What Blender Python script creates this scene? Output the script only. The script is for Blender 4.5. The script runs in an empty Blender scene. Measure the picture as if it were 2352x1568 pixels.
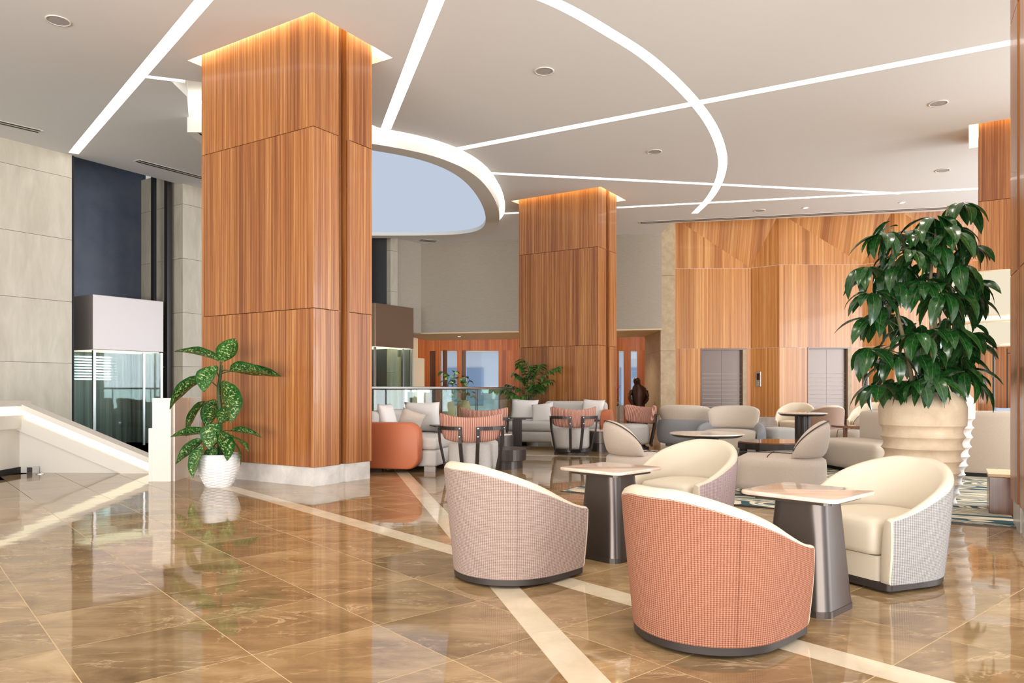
import bpy, bmesh, math, random
from mathutils import Vector, Matrix
from mathutils.geometry import tessellate_polygon
random.seed(7)
PI = math.pi
scene = bpy.context.scene
COL = scene.collection

# ---------------------------------------------------------------- camera, world, big lights, exposure
cam_d = bpy.data.cameras.new('camera')
cam = bpy.data.objects.new('camera', cam_d); COL.objects.link(cam)
cam.location = (0, 0, 1.11); cam.rotation_euler = (PI/2, 0, 0)
cam_d.sensor_width = 36.0; cam_d.lens = 36.0*1690/2352; cam_d.shift_y = 109/2352
cam_d.clip_end = 200
scene.camera = cam
FPX, HOR, CAMZ = 1690.0, 893.0, 1.11

world = bpy.data.worlds.new('world'); scene.world = world; world.use_nodes = True
bg = world.node_tree.nodes['Background']
bg.inputs[0].default_value = (0.86, 0.93, 1.0, 1); bg.inputs[1].default_value = 1.15

def area_light(name, loc, target, sx, sy, power, color):
    d = bpy.data.lights.new(name, 'AREA'); d.shape = 'RECTANGLE'; d.size = sx; d.size_y = sy
    d.energy = power; d.color = color
    o = bpy.data.objects.new(name, d); COL.objects.link(o); o.location = loc
    o.rotation_euler = (Vector(target)-Vector(loc)).to_track_quat('-Z', 'Y').to_euler()
    return o
# daylight through the glazed front behind and to the right of the photographer
area_light('window_daylight', (8.5, -6.0, 2.6), (0.5, 10, 2.6), 9, 4.8, 230, (0.92, 0.96, 1.0))
area_light('window_daylight', (-7.5, -6.0, 2.6), (-3, 10, 2.6), 8, 4.8, 400, (1.0, 0.93, 0.82))  # warm lamp added at the left to lift and tint left-facing sides
# low lamp added behind the camera, aimed up to brighten the ceiling
area_light('window_daylight', (-2.5, -7.0, 0.5), (-2.0, 12, 5.3), 20, 1.6, 1950, (1.0, 0.97, 0.93))
# the long glazed side of the lounge, beyond the right pillars
area_light('window_daylight', (15.3, 8.0, 2.5), (0.0, 10.0, 3.0), 17, 4.6, 2250, (0.92, 0.96, 1.0))

vs = scene.view_settings
vs.view_transform = 'Standard'; vs.look = 'None'; vs.gamma = 1.0; vs.use_curve_mapping = False
vs.exposure = 0.18
scene.cycles.max_bounces = 8; scene.cycles.diffuse_bounces = 5; scene.cycles.glossy_bounces = 4
scene.cycles.transparent_max_bounces = 48
scene.cycles.sample_clamp_indirect = 4.0
scene.cycles.use_denoising = True
scene.cycles.caustics_reflective = False; scene.cycles.caustics_refractive = False

# ---------------------------------------------------------------- helpers
def S(r, g, b):
    f = lambda c: (c/255/12.92) if c/255 <= 0.04045 else ((c/255+0.055)/1.055)**2.4
    return (f(r), f(g), f(b), 1)
def gx(px, Y): return (px-1176)/FPX*Y
def fl(px, py, z=0.0):
    Y = (CAMZ-z)*FPX/(py-HOR); return Vector(((px-1176)/FPX*Y, Y, z))
def link(o, parent=None):
    COL.objects.link(o)
    if parent is not None: o.parent = parent
    return o
def tag(o, label=None, cat=None, group=None, kind=None):
    if label: o['label'] = label
    if cat: o['category'] = cat
    if group: o['group'] = group
    if kind: o['kind'] = kind
    return o
def thing(name, label, cat, loc=(0, 0, 0), rz=0.0, group=None, kind=None):
    o = bpy.data.objects.new(name, None); COL.objects.link(o)
    o.empty_display_size = 0.1
    o.location = loc; o.rotation_euler = (0, 0, rz)
    return tag(o, label, cat, group, kind)
def face_rz(dx, dy): return math.atan2(-dx, dy)
def obj(name, bm, mat, parent=None, smooth=False, angle=None):
    me = bpy.data.meshes.new(name)
    bmesh.ops.recalc_face_normals(bm, faces=bm.faces)
    bm.to_mesh(me); bm.free()
    if mat: me.materials.append(mat)
    if smooth:
        me.polygons.foreach_set('use_smooth', [True]*len(me.polygons))
        if angle:
            try: me.set_sharp_from_angle(angle=math.radians(angle))
            except Exception: pass
    o = bpy.data.objects.new(name, me)
    return link(o, parent)
def copy_tree(o, parent=None):
    c = o.copy(); COL.objects.link(c)
    if parent is not None: c.parent = parent
    for ch in list(o.children): copy_tree(ch, c)
    return c
def B(): return bmesh.new()
def add_box(bm, x0, x1, y0, y1, z0, z1, M=None):
    v = [bm.verts.new(Vector(p) if M is None else M @ Vector(p)) for p in
         [(x0,y0,z0),(x1,y0,z0),(x1,y1,z0),(x0,y1,z0),(x0,y0,z1),(x1,y0,z1),(x1,y1,z1),(x0,y1,z1)]]
    for f in [(3,2,1,0),(4,5,6,7),(0,1,5,4),(1,2,6,5),(2,3,7,6),(3,0,4,7)]:
        bm.faces.new([v[i] for i in f])
    return v
def box(x0, x1, y0, y1, z0, z1, bev=0.0, seg=2):
    bm = B(); add_box(bm, x0, x1, y0, y1, z0, z1)
    if bev > 0: bmesh.ops.bevel(bm, geom=bm.edges[:], offset=bev, segments=seg, profile=0.6, affect='EDGES')
    return bm
def prism(pts, z0, z1, bm=None):
    bm = bm or B()
    lo = [bm.verts.new((p[0], p[1], z0)) for p in pts]; hi = [bm.verts.new((p[0], p[1], z1)) for p in pts]
    n = len(pts)
    bm.faces.new(list(reversed(lo))); bm.faces.new(hi)
    for i in range(n): bm.faces.new([lo[i], lo[(i+1) % n], hi[(i+1) % n], hi[i]])
    return bm
def loft(rings, closed=True, cap0=True, cap1=True, bm=None):
    bm = bm or B()
    vr = [[bm.verts.new(p) for p in r] for r in rings]
    n = len(rings[0])
    for a, b in zip(vr, vr[1:]):
        for i in range(n if closed else n-1):
            j = (i+1) % n
            try: bm.faces.new([a[i], a[j], b[j], b[i]])
            except ValueError: pass
    if cap0 and n > 2: bm.faces.new(list(reversed(vr[0])))
    if cap1 and n > 2: bm.faces.new(vr[-1])
    return bm
def lathe(prof, n=32, cx=0, cy=0, bm=None, cap=True):
    rings = [[(cx+r*math.cos(2*PI*i/n), cy+r*math.sin(2*PI*i/n), z) for i in range(n)] for r, z in prof]
    return loft(rings, True, cap, cap, bm)
def tube(path, r, n=8, bm=None, closed=False, r2=None):
    P = [Vector(p) for p in path]; rings = []
    m = len(P)
    for i, p in enumerate(P):
        if closed: t = P[(i+1) % m]-P[i-1]
        else: t = P[min(i+1, m-1)]-P[max(i-1, 0)]
        t.normalize()
        ref = Vector((0, 0, 1)) if abs(t.z) < 0.95 else Vector((1, 0, 0))
        u = t.cross(ref).normalized(); w = u.cross(t)
        rr = r if r2 is None else r+(r2-r)*i/max(1, m-1)
        rings.append([p+u*rr*math.cos(2*PI*k/n)+w*rr*math.sin(2*PI*k/n) for k in range(n)])
    if closed: rings.append(rings[0]); return loft(rings, True, False, False, bm)
    return loft(rings, True, True, True, bm)
def barpath(path, wd, th, up=(0, 0, 1), bm=None, closed=False):
    """rectangular bar swept along a path; wd along (t x up), th along the other"""
    P = [Vector(p) for p in path]; rings = []; m = len(P); up = Vector(up)
    for i, p in enumerate(P):
        if closed: t = P[(i+1) % m]-P[i-1]
        else: t = P[min(i+1, m-1)]-P[max(i-1, 0)]
        t.normalize(); u = t.cross(up).normalized(); w = u.cross(t)
        rings.append([p+u*a*wd/2+w*b*th/2 for a, b in ((-1,-1),(1,-1),(1,1),(-1,1))])
    if closed: rings.append(rings[0]); return loft(rings, True, False, False, bm)
    return loft(rings, True, True, True, bm)
def catmull(pts, k=8, closed=False):
    P = [Vector(p) for p in pts]; out = []; n = len(P)
    rng = range(n if closed else n-1)
    for i in rng:
        if closed: p0, p1, p2, p3 = P[i-1], P[i], P[(i+1) % n], P[(i+2) % n]
        else: p0, p1, p2, p3 = P[max(i-1, 0)], P[i], P[i+1], P[min(i+2, n-1)]
        for j in range(k):
            t = j/k
            out.append(0.5*((2*p1)+(p2-p0)*t+(2*p0-5*p1+4*p2-p3)*t*t+(3*p1-p0-3*p2+p3)*t**3))
    if not closed: out.append(P[-1])
    return out
def offset_path(path, d):
    """sideways offset (left positive) of a 2D open path"""
    P = [Vector((p[0], p[1])) for p in path]; out = []
    for i, p in enumerate(P):
        t = P[min(i+1, len(P)-1)]-P[max(i-1, 0)]; t.normalize()
        out.append(p+Vector((-t.y, t.x))*d)
    return out
def strip_poly(path, w):
    return offset_path(path, w/2)+list(reversed(offset_path(path, -w/2)))
def rrect(w, d, r, n=6, cx=0, cy=0):
    pts = []
    for sx, sy, a0 in ((1, 1, 0), (-1, 1, 90), (-1, -1, 180), (1, -1, 270)):
        for i in range(n+1):
            a = math.radians(a0+90*i/n)
            pts.append((cx+sx*(w/2-r)+r*math.cos(a), cy+sy*(d/2-r)+r*math.sin(a)))
    return pts
def dshape(R, yf, n=20, cr=0.05, taper=0.0):
    """half-round back (towards -y) with straight sides and a flat front at y = yf"""
    pts = [(R*math.sin(a), -R*math.cos(a)) for a in [(-PI/2+PI*i/n) for i in range(n+1)]]
    for i in range(1, 4): pts.append((R-taper*i/3, (yf-cr)*i/3))
    for i in range(1, 6):
        a = PI/2*i/6; pts.append((R-taper-cr+cr*math.cos(a), yf-cr+cr*math.sin(a)))
    for i in range(0, 6):
        a = PI/2+PI/2*i/6; pts.append((-R+taper+cr+cr*math.cos(a), yf-cr+cr*math.sin(a)))
    for i in range(3, 0, -1): pts.append((-R+taper*i/3, (yf-cr)*i/3))
    return pts
def cushion(plan, prof):
    """plan loop scaled by inset profile [(scale, z)]"""
    cx = sum(p[0] for p in plan)/len(plan); cy = sum(p[1] for p in plan)/len(plan)
    return loft([[(cx+(x-cx)*s, cy+(y-cy)*s, z) for x, y in plan] for s, z in prof])
def soft_prof(z0, z1, e=0.04, edge=0.93, dome=0.012):
    return [(edge-0.03, z0), (0.985, z0+e*0.45), (1.0, z0+e), (1.0, z1-e), (0.985, z1-e*0.4), (edge, z1-e*0.06),
            (edge*0.7, z1+dome*0.7), (edge*0.35, z1+dome)]
def pad(ang0, ang1, R, z0f, z1f, thick, n=22, m=14, tilt=0.0, end=0.25, center=(0, 0), ex=2.6):
    """upholstered curved pad: superellipse section swept round an arc (angle 0 = straight back, -y)"""
    rings = []
    for i in range(n+1):
        s = -1+2*i/n; a = ang0+(ang1-ang0)*(s+1)/2
        e = (1-abs(s)**6)**0.5 if abs(s) < 1 else 0.0
        e = max(e, 0.02); t = thick*(1-end*abs(s)**3)
        z0, z1 = z0f(s), z1f(s); zc, hz = (z0+z1)/2, (z1-z0)/2
        ring = []
        for k in range(m):
            q = 2*PI*k/m; c, sn = math.cos(q), math.sin(q)
            dr = t/2*e*math.copysign(abs(c)**(2/ex), c); dz = hz*(0.72+0.28*e)*math.copysign(abs(sn)**(2/ex), sn)
            r = R+dr+tilt*(zc+dz-z0f(0))
            ring.append((center[0]+r*math.sin(a), center[1]-r*math.cos(a), zc+dz))
        rings.append(ring)
    return loft(rings)
def pillow(w, h, t, n=10):
    bm = B(); grid = {}
    for side in (1, -1):
        for i in range(n+1):
            for j in range(n+1):
                u, v = -1+2*i/n, -1+2*j/n
                edge = (i in (0, n)) or (j in (0, n))
                if edge and side < 0: grid[(side, i, j)] = grid[(1, i, j)]; continue
                k = ((1-u**2)*(1-v**2))**0.42
                pin = 1-0.07*(1-abs(v)**2)*abs(u)**3-0.0; pin2 = 1-0.07*(1-abs(u)**2)*abs(v)**3
                grid[(side, i, j)] = bm.verts.new((u*w/2*pin, side*t/2*k, v*h/2*pin2))
    for side in (1, -1):
        for i in range(n):
            for j in range(n):
                q = [grid[(side, i, j)], grid[(side, i+1, j)], grid[(side, i+1, j+1)], grid[(side, i, j+1)]]
                try: bm.faces.new(q if side < 0 else list(reversed(q)))
                except ValueError: pass
    return bm

# ---------------------------------------------------------------- materials
def mat(name, color, rough=0.5, metal=0.0, spec=0.5, coat=0.0, emit=None, estr=0.0, alpha=None):
    m = bpy.data.materials.new(name); m.use_nodes = True
    b = m.node_tree.nodes['Principled BSDF']
    b.inputs['Base Color'].default_value = color
    b.inputs['Roughness'].default_value = rough; b.inputs['Metallic'].default_value = metal
    b.inputs['Specular IOR Level'].default_value = spec
    b.inputs['Coat Weight'].default_value = coat; b.inputs['Coat Roughness'].default_value = 0.05
    if emit: b.inputs['Emission Color'].default_value = emit; b.inputs['Emission Strength'].default_value = estr
    return m
def nt(m):
    t = m.node_tree
    return t.nodes, t.links, t.nodes['Principled BSDF']
def ramp(nodes, stops):
    r = nodes.new('ShaderNodeValToRGB'); e = r.color_ramp.elements
    while len(e) < len(stops): e.new(0.5)
    for q, (p, c) in zip(e, stops): q.position = p; q.color = c
    return r
def coords(nodes, links, scale=(1, 1, 1), kind='world', rnd=0.0):
    if kind == 'world': src = nodes.new('ShaderNodeNewGeometry').outputs['Position']
    elif kind == 'uv': src = nodes.new('ShaderNodeTexCoord').outputs['UV']
    else: src = nodes.new('ShaderNodeTexCoord').outputs['Object']
    mp = nodes.new('ShaderNodeMapping'); mp.inputs['Scale'].default_value = scale
    links.new(src, mp.inputs['Vector'])
    if rnd:
        oi = nodes.new('ShaderNodeObjectInfo'); mu = nodes.new('ShaderNodeMath'); mu.operation = 'MULTIPLY'
        mu.inputs[1].default_value = rnd; links.new(oi.outputs['Random'], mu.inputs[0])
        links.new(mu.outputs[0], mp.inputs['Location'])
    return mp.outputs['Vector']
def noise(nodes, links, vec, scale, detail=4, rough=0.5, dist=0.0):
    n = nodes.new('ShaderNodeTexNoise'); n.inputs['Scale'].default_value = scale
    n.inputs['Detail'].default_value = detail; n.inputs['Roughness'].default_value = rough
    n.inputs['Distortion'].default_value = dist
    links.new(vec, n.inputs['Vector']); return n
def mix(nodes, links, fac, a, b, mode='MIX'):
    x = nodes.new('ShaderNodeMix'); x.data_type = 'RGBA'; x.blend_type = mode
    for sock, val in ((x.inputs[0], fac), (x.inputs[6], a), (x.inputs[7], b)):
        if hasattr(val, 'links'): links.new(val, sock)
        else: sock.default_value = val
    return x.outputs[2]
def bump(nodes, links, b, height, strength, dist=0.01):
    u = nodes.new('ShaderNodeBump'); u.inputs['Strength'].default_value = strength; u.inputs['Distance'].default_value = dist
    links.new(height, u.inputs['Height']); links.new(u.outputs[0], b.inputs['Normal'])

def wood_mat(name, dark, mid, light, rough=0.32, band=5.0, fine=46.0, zs=0.008, ys=1.0):
    m = mat(name, mid, rough, coat=0.15); N, L, b = nt(m)
    v = coords(N, L, (1, ys, zs), 'world', 9.0)
    n1 = noise(N, L, v, fine, 3, 0.6); n2 = noise(N, L, v, band, 2, 0.5)
    v3 = coords(N, L, (1, ys, 0.03), 'world', 4.0); n3 = noise(N, L, v3, fine*2.6, 2, 0.5)
    r1 = ramp(N, [(0.28, dark), (0.5, mid), (0.72, light)]); L.new(n1.outputs['Fac'], r1.inputs[0])
    r2 = ramp(N, [(0.34, (0.62, 0.50, 0.44, 1)), (0.52, (1, 1, 1, 1)), (0.72, (1.0, 1.0, 1.0, 1))]); L.new(n2.outputs['Fac'], r2.inputs[0])
    c = mix(N, L, 0.85, r1.outputs[0], r2.outputs[0], 'MULTIPLY')
    r3 = ramp(N, [(0.40, (0.80, 0.74, 0.70, 1)), (0.55, (1, 1, 1, 1))]); L.new(n3.outputs['Fac'], r3.inputs[0])
    c = mix(N, L, 0.5, c, r3.outputs[0], 'MULTIPLY')
    L.new(c, b.inputs['Base Color'])
    return m
def stone_mat(name, c0, c1, scale=3.0, rough=0.4, stretch=(1, 1, 1)):
    m = mat(name, c0, rough); N, L, b = nt(m)
    v = coords(N, L, stretch, 'world', 5.0)
    n = noise(N, L, v, scale, 6, 0.62, 0.4); r = ramp(N, [(0.32, c0), (0.68, c1)])
    L.new(n.outputs['Fac'], r.inputs[0]); L.new(r.outputs[0], b.inputs['Base Color'])
    return m
def marble_floor(name, island=False):
    m = mat(name, S(150, 115, 80), 0.045, spec=0.62); N, L, b = nt(m)
    g = N.new('ShaderNodeNewGeometry')
    rnd = g.outputs['Random Per Island'] if island else N.new('ShaderNodeObjectInfo').outputs['Random']
    vm = N.new('ShaderNodeVectorMath'); vm.operation = 'ADD'
    mu = N.new('ShaderNodeMath'); mu.operation = 'MULTIPLY'; mu.inputs[1].default_value = 37.0
    L.new(rnd, mu.inputs[0]); L.new(g.outputs['Position'], vm.inputs[0]); L.new(mu.outputs[0], vm.inputs[1])
    mp = N.new('ShaderNodeMapping'); mp.inputs['Rotation'].default_value = (0, 0, math.radians(-25)); mp.inputs['Scale'].default_value = (0.55, 1.3, 1)
    L.new(vm.outputs[0], mp.inputs['Vector']); v = mp.outputs['Vector']
    cloud = noise(N, L, v, 3.2, 8, 0.68, 0.6)
    r = ramp(N, [(0.25, S(108, 86, 60)), (0.48, S(147, 121, 87)), (0.62, S(167, 141, 105)), (0.80, S(188, 166, 132))]); L.new(cloud.outputs['Fac'], r.inputs[0])
    tint = ramp(N, [(0.0, (0.74, 0.70, 0.66, 1)), (0.5, (1, 1, 1, 1)), (1.0, (1.22, 1.16, 1.10, 1))]); L.new(rnd, tint.inputs[0])
    c = mix(N, L, 0.75, r.outputs[0], tint.outputs[0], 'MULTIPLY')
    # thin pale veins
    vn = noise(N, L, v, 2.6, 7, 0.62, 1.3)
    a = N.new('ShaderNodeMath'); a.operation = 'SUBTRACT'; a.inputs[1].default_value = 0.5; L.new(vn.outputs['Fac'], a.inputs[0])
    ab = N.new('ShaderNodeMath'); ab.operation = 'ABSOLUTE'; L.new(a.outputs[0], ab.inputs[0])
    vr = ramp(N, [(0.0, (1, 1, 1, 1)), (0.016, (0, 0, 0, 1))]); L.new(ab.outputs[0], vr.inputs[0])
    msk = noise(N, L, v, 4.0, 3); mr = ramp(N, [(0.42, (0, 0, 0, 1)), (0.62, (0.75, 0.75, 0.75, 1))]); L.new(msk.outputs['Fac'], mr.inputs[0])
    f = mix(N, L, 1.0, vr.outputs[0], mr.outputs[0], 'MULTIPLY')
    c = mix(N, L, f, c, S(205, 178, 142))
    L.new(c, b.inputs['Base Color'])
    # slight waviness of the polish
    w = noise(N, L, g.outputs['Position'], 2.2, 2); bump(N, L, b, w.outputs['Fac'], 0.035, 0.05)
    return m
def weave_mat(name, c0, c1, su=(240, 240, 120), rough=0.9):
    m = mat(name, c0, rough, spec=0.2); N, L, b = nt(m)
    tc = N.new('ShaderNodeTexCoord')
    w = N.new('ShaderNodeTexWave'); w.wave_type = 'BANDS'; w.bands_direction = 'Z'; w.inputs['Scale'].default_value = 36
    w.inputs['Distortion'].default_value = 0.6; L.new(tc.outputs['Object'], w.inputs['Vector'])
    u = N.new('ShaderNodeTexWave'); u.wave_type = 'BANDS'; u.bands_direction = 'X'; u.inputs['Scale'].default_value = 24
    u.inputs['Distortion'].default_value = 0.5; L.new(tc.outputs['UV'], u.inputs['Vector'])
    n = noise(N, L, tc.outputs['Object'], 160, 2)
    f = mix(N, L, 0.5, w.outputs['Color'], u.outputs['Color'])
    f = mix(N, L, 0.35, f, n.outputs['Fac'])
    r = ramp(N, [(0.3, c0), (0.7, c1)]); L.new(f, r.inputs[0]); L.new(r.outputs[0], b.inputs['Base Color'])
    bump(N, L, b, f, 0.55, 0.004)
    return m
def fabric_mat(name, c0, c1, scale=300, rough=0.92):
    m = mat(name, c0, rough, spec=0.2); N, L, b = nt(m)
    tc = N.new('ShaderNodeTexCoord'); n = noise(N, L, tc.outputs['Object'], scale, 2, 0.6)
    r = ramp(N, [(0.35, c0), (0.65, c1)]); L.new(n.outputs['Fac'], r.inputs[0]); L.new(r.outputs[0], b.inputs['Base Color'])
    bump(N, L, b, n.outputs['Fac'], 0.2, 0.002)
    b.inputs['Sheen Weight'].default_value = 0.15
    return m
def rib_mat(name, c0, c1, per_m=44):
    m = mat(name, c0, 0.9, spec=0.2); N, L, b = nt(m)
    tc = N.new('ShaderNodeTexCoord')
    u = N.new('ShaderNodeTexWave'); u.bands_direction = 'X'; u.inputs['Scale'].default_value = per_m/3.14*1.02
    L.new(tc.outputs['Object'], u.inputs['Vector'])
    r = ramp(N, [(0.25, c0), (0.65, c1)]); L.new(u.outputs['Color'], r.inputs[0]); L.new(r.outputs[0], b.inputs['Base Color'])
    bump(N, L, b, u.outputs['Color'], 0.6, 0.006)
    return m
def leaf_mat(name, c0, c1, spots=None, rough=0.25, scale=9):
    m = mat(name, c0, rough, spec=0.5); N, L, b = nt(m)
    v = coords(N, L, (1, 1, 1), 'uv', 3.0)
    n = noise(N, L, v, scale, 3); r = ramp(N, [(0.3, c0), (0.7, c1)]); L.new(n.outputs['Fac'], r.inputs[0]); c = r.outputs[0]
    oi = N.new('ShaderNodeObjectInfo'); hr = ramp(N, [(0, (0.75, 0.8, 0.7, 1)), (1, (1.25, 1.2, 1.1, 1))]); L.new(oi.outputs['Random'], hr.inputs[0])
    c = mix(N, L, 0.8, c, hr.outputs[0], 'MULTIPLY')
    tc = N.new('ShaderNodeTexCoord'); sx = N.new('ShaderNodeSeparateXYZ'); L.new(tc.outputs['UV'], sx.inputs[0])
    d = N.new('ShaderNodeMath'); d.operation = 'SUBTRACT'; d.inputs[1].default_value = 0.5; L.new(sx.outputs[0], d.inputs[0])
    ab = N.new('ShaderNodeMath'); ab.operation = 'ABSOLUTE'; L.new(d.outputs[0], ab.inputs[0])
    if spots:
        v2 = coords(N, L, (7, 18, 1), 'uv', 7.0); n2 = noise(N, L, v2, 1.4, 3, 0.6, 0.8)
        sr = ramp(N, [(0.55, (0, 0, 0, 1)), (0.62, (1, 1, 1, 1))]); L.new(n2.outputs['Fac'], sr.inputs[0])
        er = ramp(N, [(0.30, (1, 1, 1, 1)), (0.45, (0, 0, 0, 1))]); L.new(ab.outputs[0], er.inputs[0])
        f = mix(N, L, 1.0, sr.outputs[0], er.outputs[0], 'MULTIPLY'); c = mix(N, L, f, c, spots)
    mr = ramp(N, [(0.0, (1, 1, 1, 1)), (0.022, (0, 0, 0, 1))]); L.new(ab.outputs[0], mr.inputs[0])
    fm = mix(N, L, 0.5, (0, 0, 0, 1), mr.outputs[0]); c = mix(N, L, fm, c, S(120, 150, 80))
    L.new(c, b.inputs['Base Color'])
    b.inputs['Subsurface Weight'].default_value = 0.0
    return m
def glass_mat(name, tint, gloss=0.12):
    m = bpy.data.materials.new(name); m.use_nodes = True; N, L = m.node_tree.nodes, m.node_tree.links
    N.remove(N['Principled BSDF']); out = N['Material Output']
    t = N.new('ShaderNodeBsdfTransparent'); t.inputs[0].default_value = tint
    g = N.new('ShaderNodeBsdfGlossy'); g.inputs['Roughness'].default_value = 0.02
    lw = N.new('ShaderNodeLayerWeight'); lw.inputs[0].default_value = 0.5
    pw = N.new('ShaderNodeMath'); pw.operation = 'POWER'; pw.inputs[1].default_value = 4.0; L.new(lw.outputs['Facing'], pw.inputs[0])
    fr = N.new('ShaderNodeMath'); fr.operation = 'MULTIPLY_ADD'; fr.inputs[1].default_value = 0.55; fr.inputs[2].default_value = 0.035; L.new(pw.outputs[0], fr.inputs[0])
    mx = N.new('ShaderNodeMixShader'); L.new(fr.outputs[0], mx.inputs[0]); L.new(t.outputs[0], mx.inputs[1]); L.new(g.outputs[0], mx.inputs[2])
    L.new(mx.outputs[0], out.inputs[0]); return m
def emit_mat(name, color, strength):
    m = bpy.data.materials.new(name); m.use_nodes = True; N, L = m.node_tree.nodes, m.node_tree.links
    N.remove(N['Principled BSDF']); e = N.new('ShaderNodeEmission'); e.inputs[0].default_value = color; e.inputs[1].default_value = strength
    L.new(e.outputs[0], N['Material Output'].inputs[0]); return m
def rug_mat(name):
    m = mat(name, S(60, 80, 85), 0.95, spec=0.1); N, L, b = nt(m)
    v = coords(N, L, (0.55, 2.0, 1), 'obj'); n = noise(N, L, v, 1.0, 1.0, 0.4, 1.0)
    mu = N.new('ShaderNodeMath'); mu.operation = 'MULTIPLY'; mu.inputs[1].default_value = 10.0; L.new(n.outputs['Fac'], mu.inputs[0])
    fr = N.new('ShaderNodeMath'); fr.operation = 'FRACT'; L.new(mu.outputs[0], fr.inputs[0])
    r = ramp(N, [(0.0, S(58, 84, 92)), (0.30, S(62, 88, 96)), (0.33, S(222, 210, 186)), (0.55, S(226, 214, 190)), (0.58, S(110, 130, 128)), (0.70, S(120, 138, 132)), (0.73, S(218, 206, 182)), (0.92, S(218, 206, 182)), (0.95, S(58, 84, 92))])
    r.color_ramp.interpolation = 'LINEAR'
    L.new(fr.outputs[0], r.inputs[0]); L.new(r.outputs[0], b.inputs['Base Color'])
    return m

M = {}
M['wood'] = wood_mat('veneer', S(126, 70, 35), S(165, 104, 55), S(200, 148, 92))
LV = (S(184, 114, 56), S(212, 148, 84), S(232, 182, 120))  # veneer lightened so the lift wall's lighting sits in its colour
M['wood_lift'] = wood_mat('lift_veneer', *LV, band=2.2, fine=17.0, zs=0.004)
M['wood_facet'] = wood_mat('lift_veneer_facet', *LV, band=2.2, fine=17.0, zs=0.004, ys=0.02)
M['wood_far'] = wood_mat('hall_veneer', S(170, 80, 28), S(200, 108, 44), S(216, 134, 66))
M['wood_brown'] = wood_mat('brown_veneer', S(84, 48, 28), S(112, 68, 42), S(134, 86, 56), 0.25)
M['stone'] = stone_mat('greige_stone', S(186, 176, 158), S(206, 197, 180), 5, 0.45, (1, 1, 0.25))
M['stone_base'] = stone_mat('base_marble', S(196, 192, 188), S(226, 222, 218), 4, 0.25)
M['stone_tan'] = stone_mat('tan_stone', S(170, 148, 116), S(192, 170, 138), 6, 0.45)
M['paper'] = stone_mat('grey_wallcover', S(170, 160, 144), S(188, 178, 162), 30, 0.85, (0.3, 0.3, 6))
M['ceiling'] = mat('ceiling_paint', S(233, 232, 230), 0.9, spec=0.2)
M['plaster'] = mat('white_plaster', S(232, 228, 220), 0.6, spec=0.3)
M['cream'] = mat('cream_paint', S(236, 214, 180), 0.7, spec=0.2)
M['tile'] = marble_floor('brown_marble'); M['tile_field'] = marble_floor('brown_marble_field', True)
M['grout'] = mat('grout', S(206, 178, 136), 0.5)
M['strip'] = stone_mat('cream_marble', S(206, 190, 164), S(222, 208, 184), 5, 0.07)
M['black'] = mat('black_gap', S(14, 14, 15), 0.6)
M['shaft'] = mat('shaft_dark', S(84, 84, 86), 0.5, metal=0.0)
M['shaftblue'] = stone_mat('shaft_glass_blue', S(66, 76, 96), S(84, 90, 104), 2, 0.4)
M['darkmetal'] = mat('dark_metal', S(62, 56, 54), 0.36, metal=0.55)
M['bronze'] = mat('bronze_metal', S(86, 78, 74), 0.34, metal=0.75)
M['darkbase'] = mat('dark_base', S(52, 44, 40), 0.45, metal=0.2)
M['steel'] = mat('brushed_steel', S(190, 188, 186), 0.28, metal=1.0)
M['steel_dark'] = mat('lift_door_steel', S(112, 100, 94), 0.36, metal=0.85)
M['chrome'] = mat('chrome', S(220, 220, 220), 0.08, metal=1.0)
M['carback'] = stone_mat('lift_inner_steel', S(64, 66, 68), S(168, 170, 172), 9, 0.3, (1, 1, 0.02))  # grey vertical streaks painted in for reflections on the steel
M['inlay'] = mat('door_inlay', S(178, 168, 160), 0.5)
M['carbox'] = mat('lift_canopy_metal', S(196, 186, 182), 0.42, metal=0.5)
M['glass'] = glass_mat('clear_glass', (0.86, 0.93, 0.89, 1))
M['winglass'] = glass_mat('window_glass', (0.93, 0.97, 1.0, 1))
M['led'] = emit_mat('led_white', (1.0, 0.965, 0.90, 1), 6.0)
M['led_cove'] = emit_mat('led_cove', (1.0, 0.97, 0.92, 1), 6.0)
M['led_warm'] = emit_mat('led_warm', (1.0, 0.86, 0.50, 1), 22.0)
M['led_stair'] = emit_mat('led_stair', (1.0, 0.91, 0.68, 1), 1.5)
M['skyblue'] = emit_mat('backlit_ceiling', S(192, 204, 222), 0.88)
M['shade'] = emit_mat('lamp_shade_lit', (1.0, 0.88, 0.66, 1), 0.80)
M['shade_under'] = emit_mat('lamp_diffuser_lit', (1.0, 0.95, 0.86, 1), 0.95)
M['downlens'] = emit_mat('downlight_lens', (1.0, 0.93, 0.82, 1), 14.0)
M['leather'] = mat('cream_leather', S(206, 194, 174), 0.38, spec=0.4)
M['leather_or'] = mat('tan_leather', S(190, 108, 72), 0.42, spec=0.35)
M['weave_or'] = weave_mat('orange_weave', S(124, 72, 52), S(172, 124, 102))
M['weave_tp'] = weave_mat('taupe_weave', S(126, 104, 94), S(176, 157, 148))
M['weave_gr'] = weave_mat('grey_weave', S(126, 123, 121), S(176, 174, 172))
M['weave_li'] = weave_mat('lilac_weave', S(150, 126, 128), S(206, 188, 188))
M['weave_br'] = weave_mat('brown_weave', S(150, 122, 106), S(186, 160, 144))
M['boucle'] = fabric_mat('greige_fabric', S(182, 166, 152), S(206, 192, 180))
M['boucle_lt'] = fabric_mat('pale_greige_fabric', S(190, 176, 160), S(212, 200, 186))
M['sofa'] = fabric_mat('sofa_fabric', S(176, 171, 166), S(206, 201, 196), 220)
M['cushion'] = fabric_mat('cushion_fabric', S(214, 208, 204), S(232, 228, 224), 220)
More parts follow.
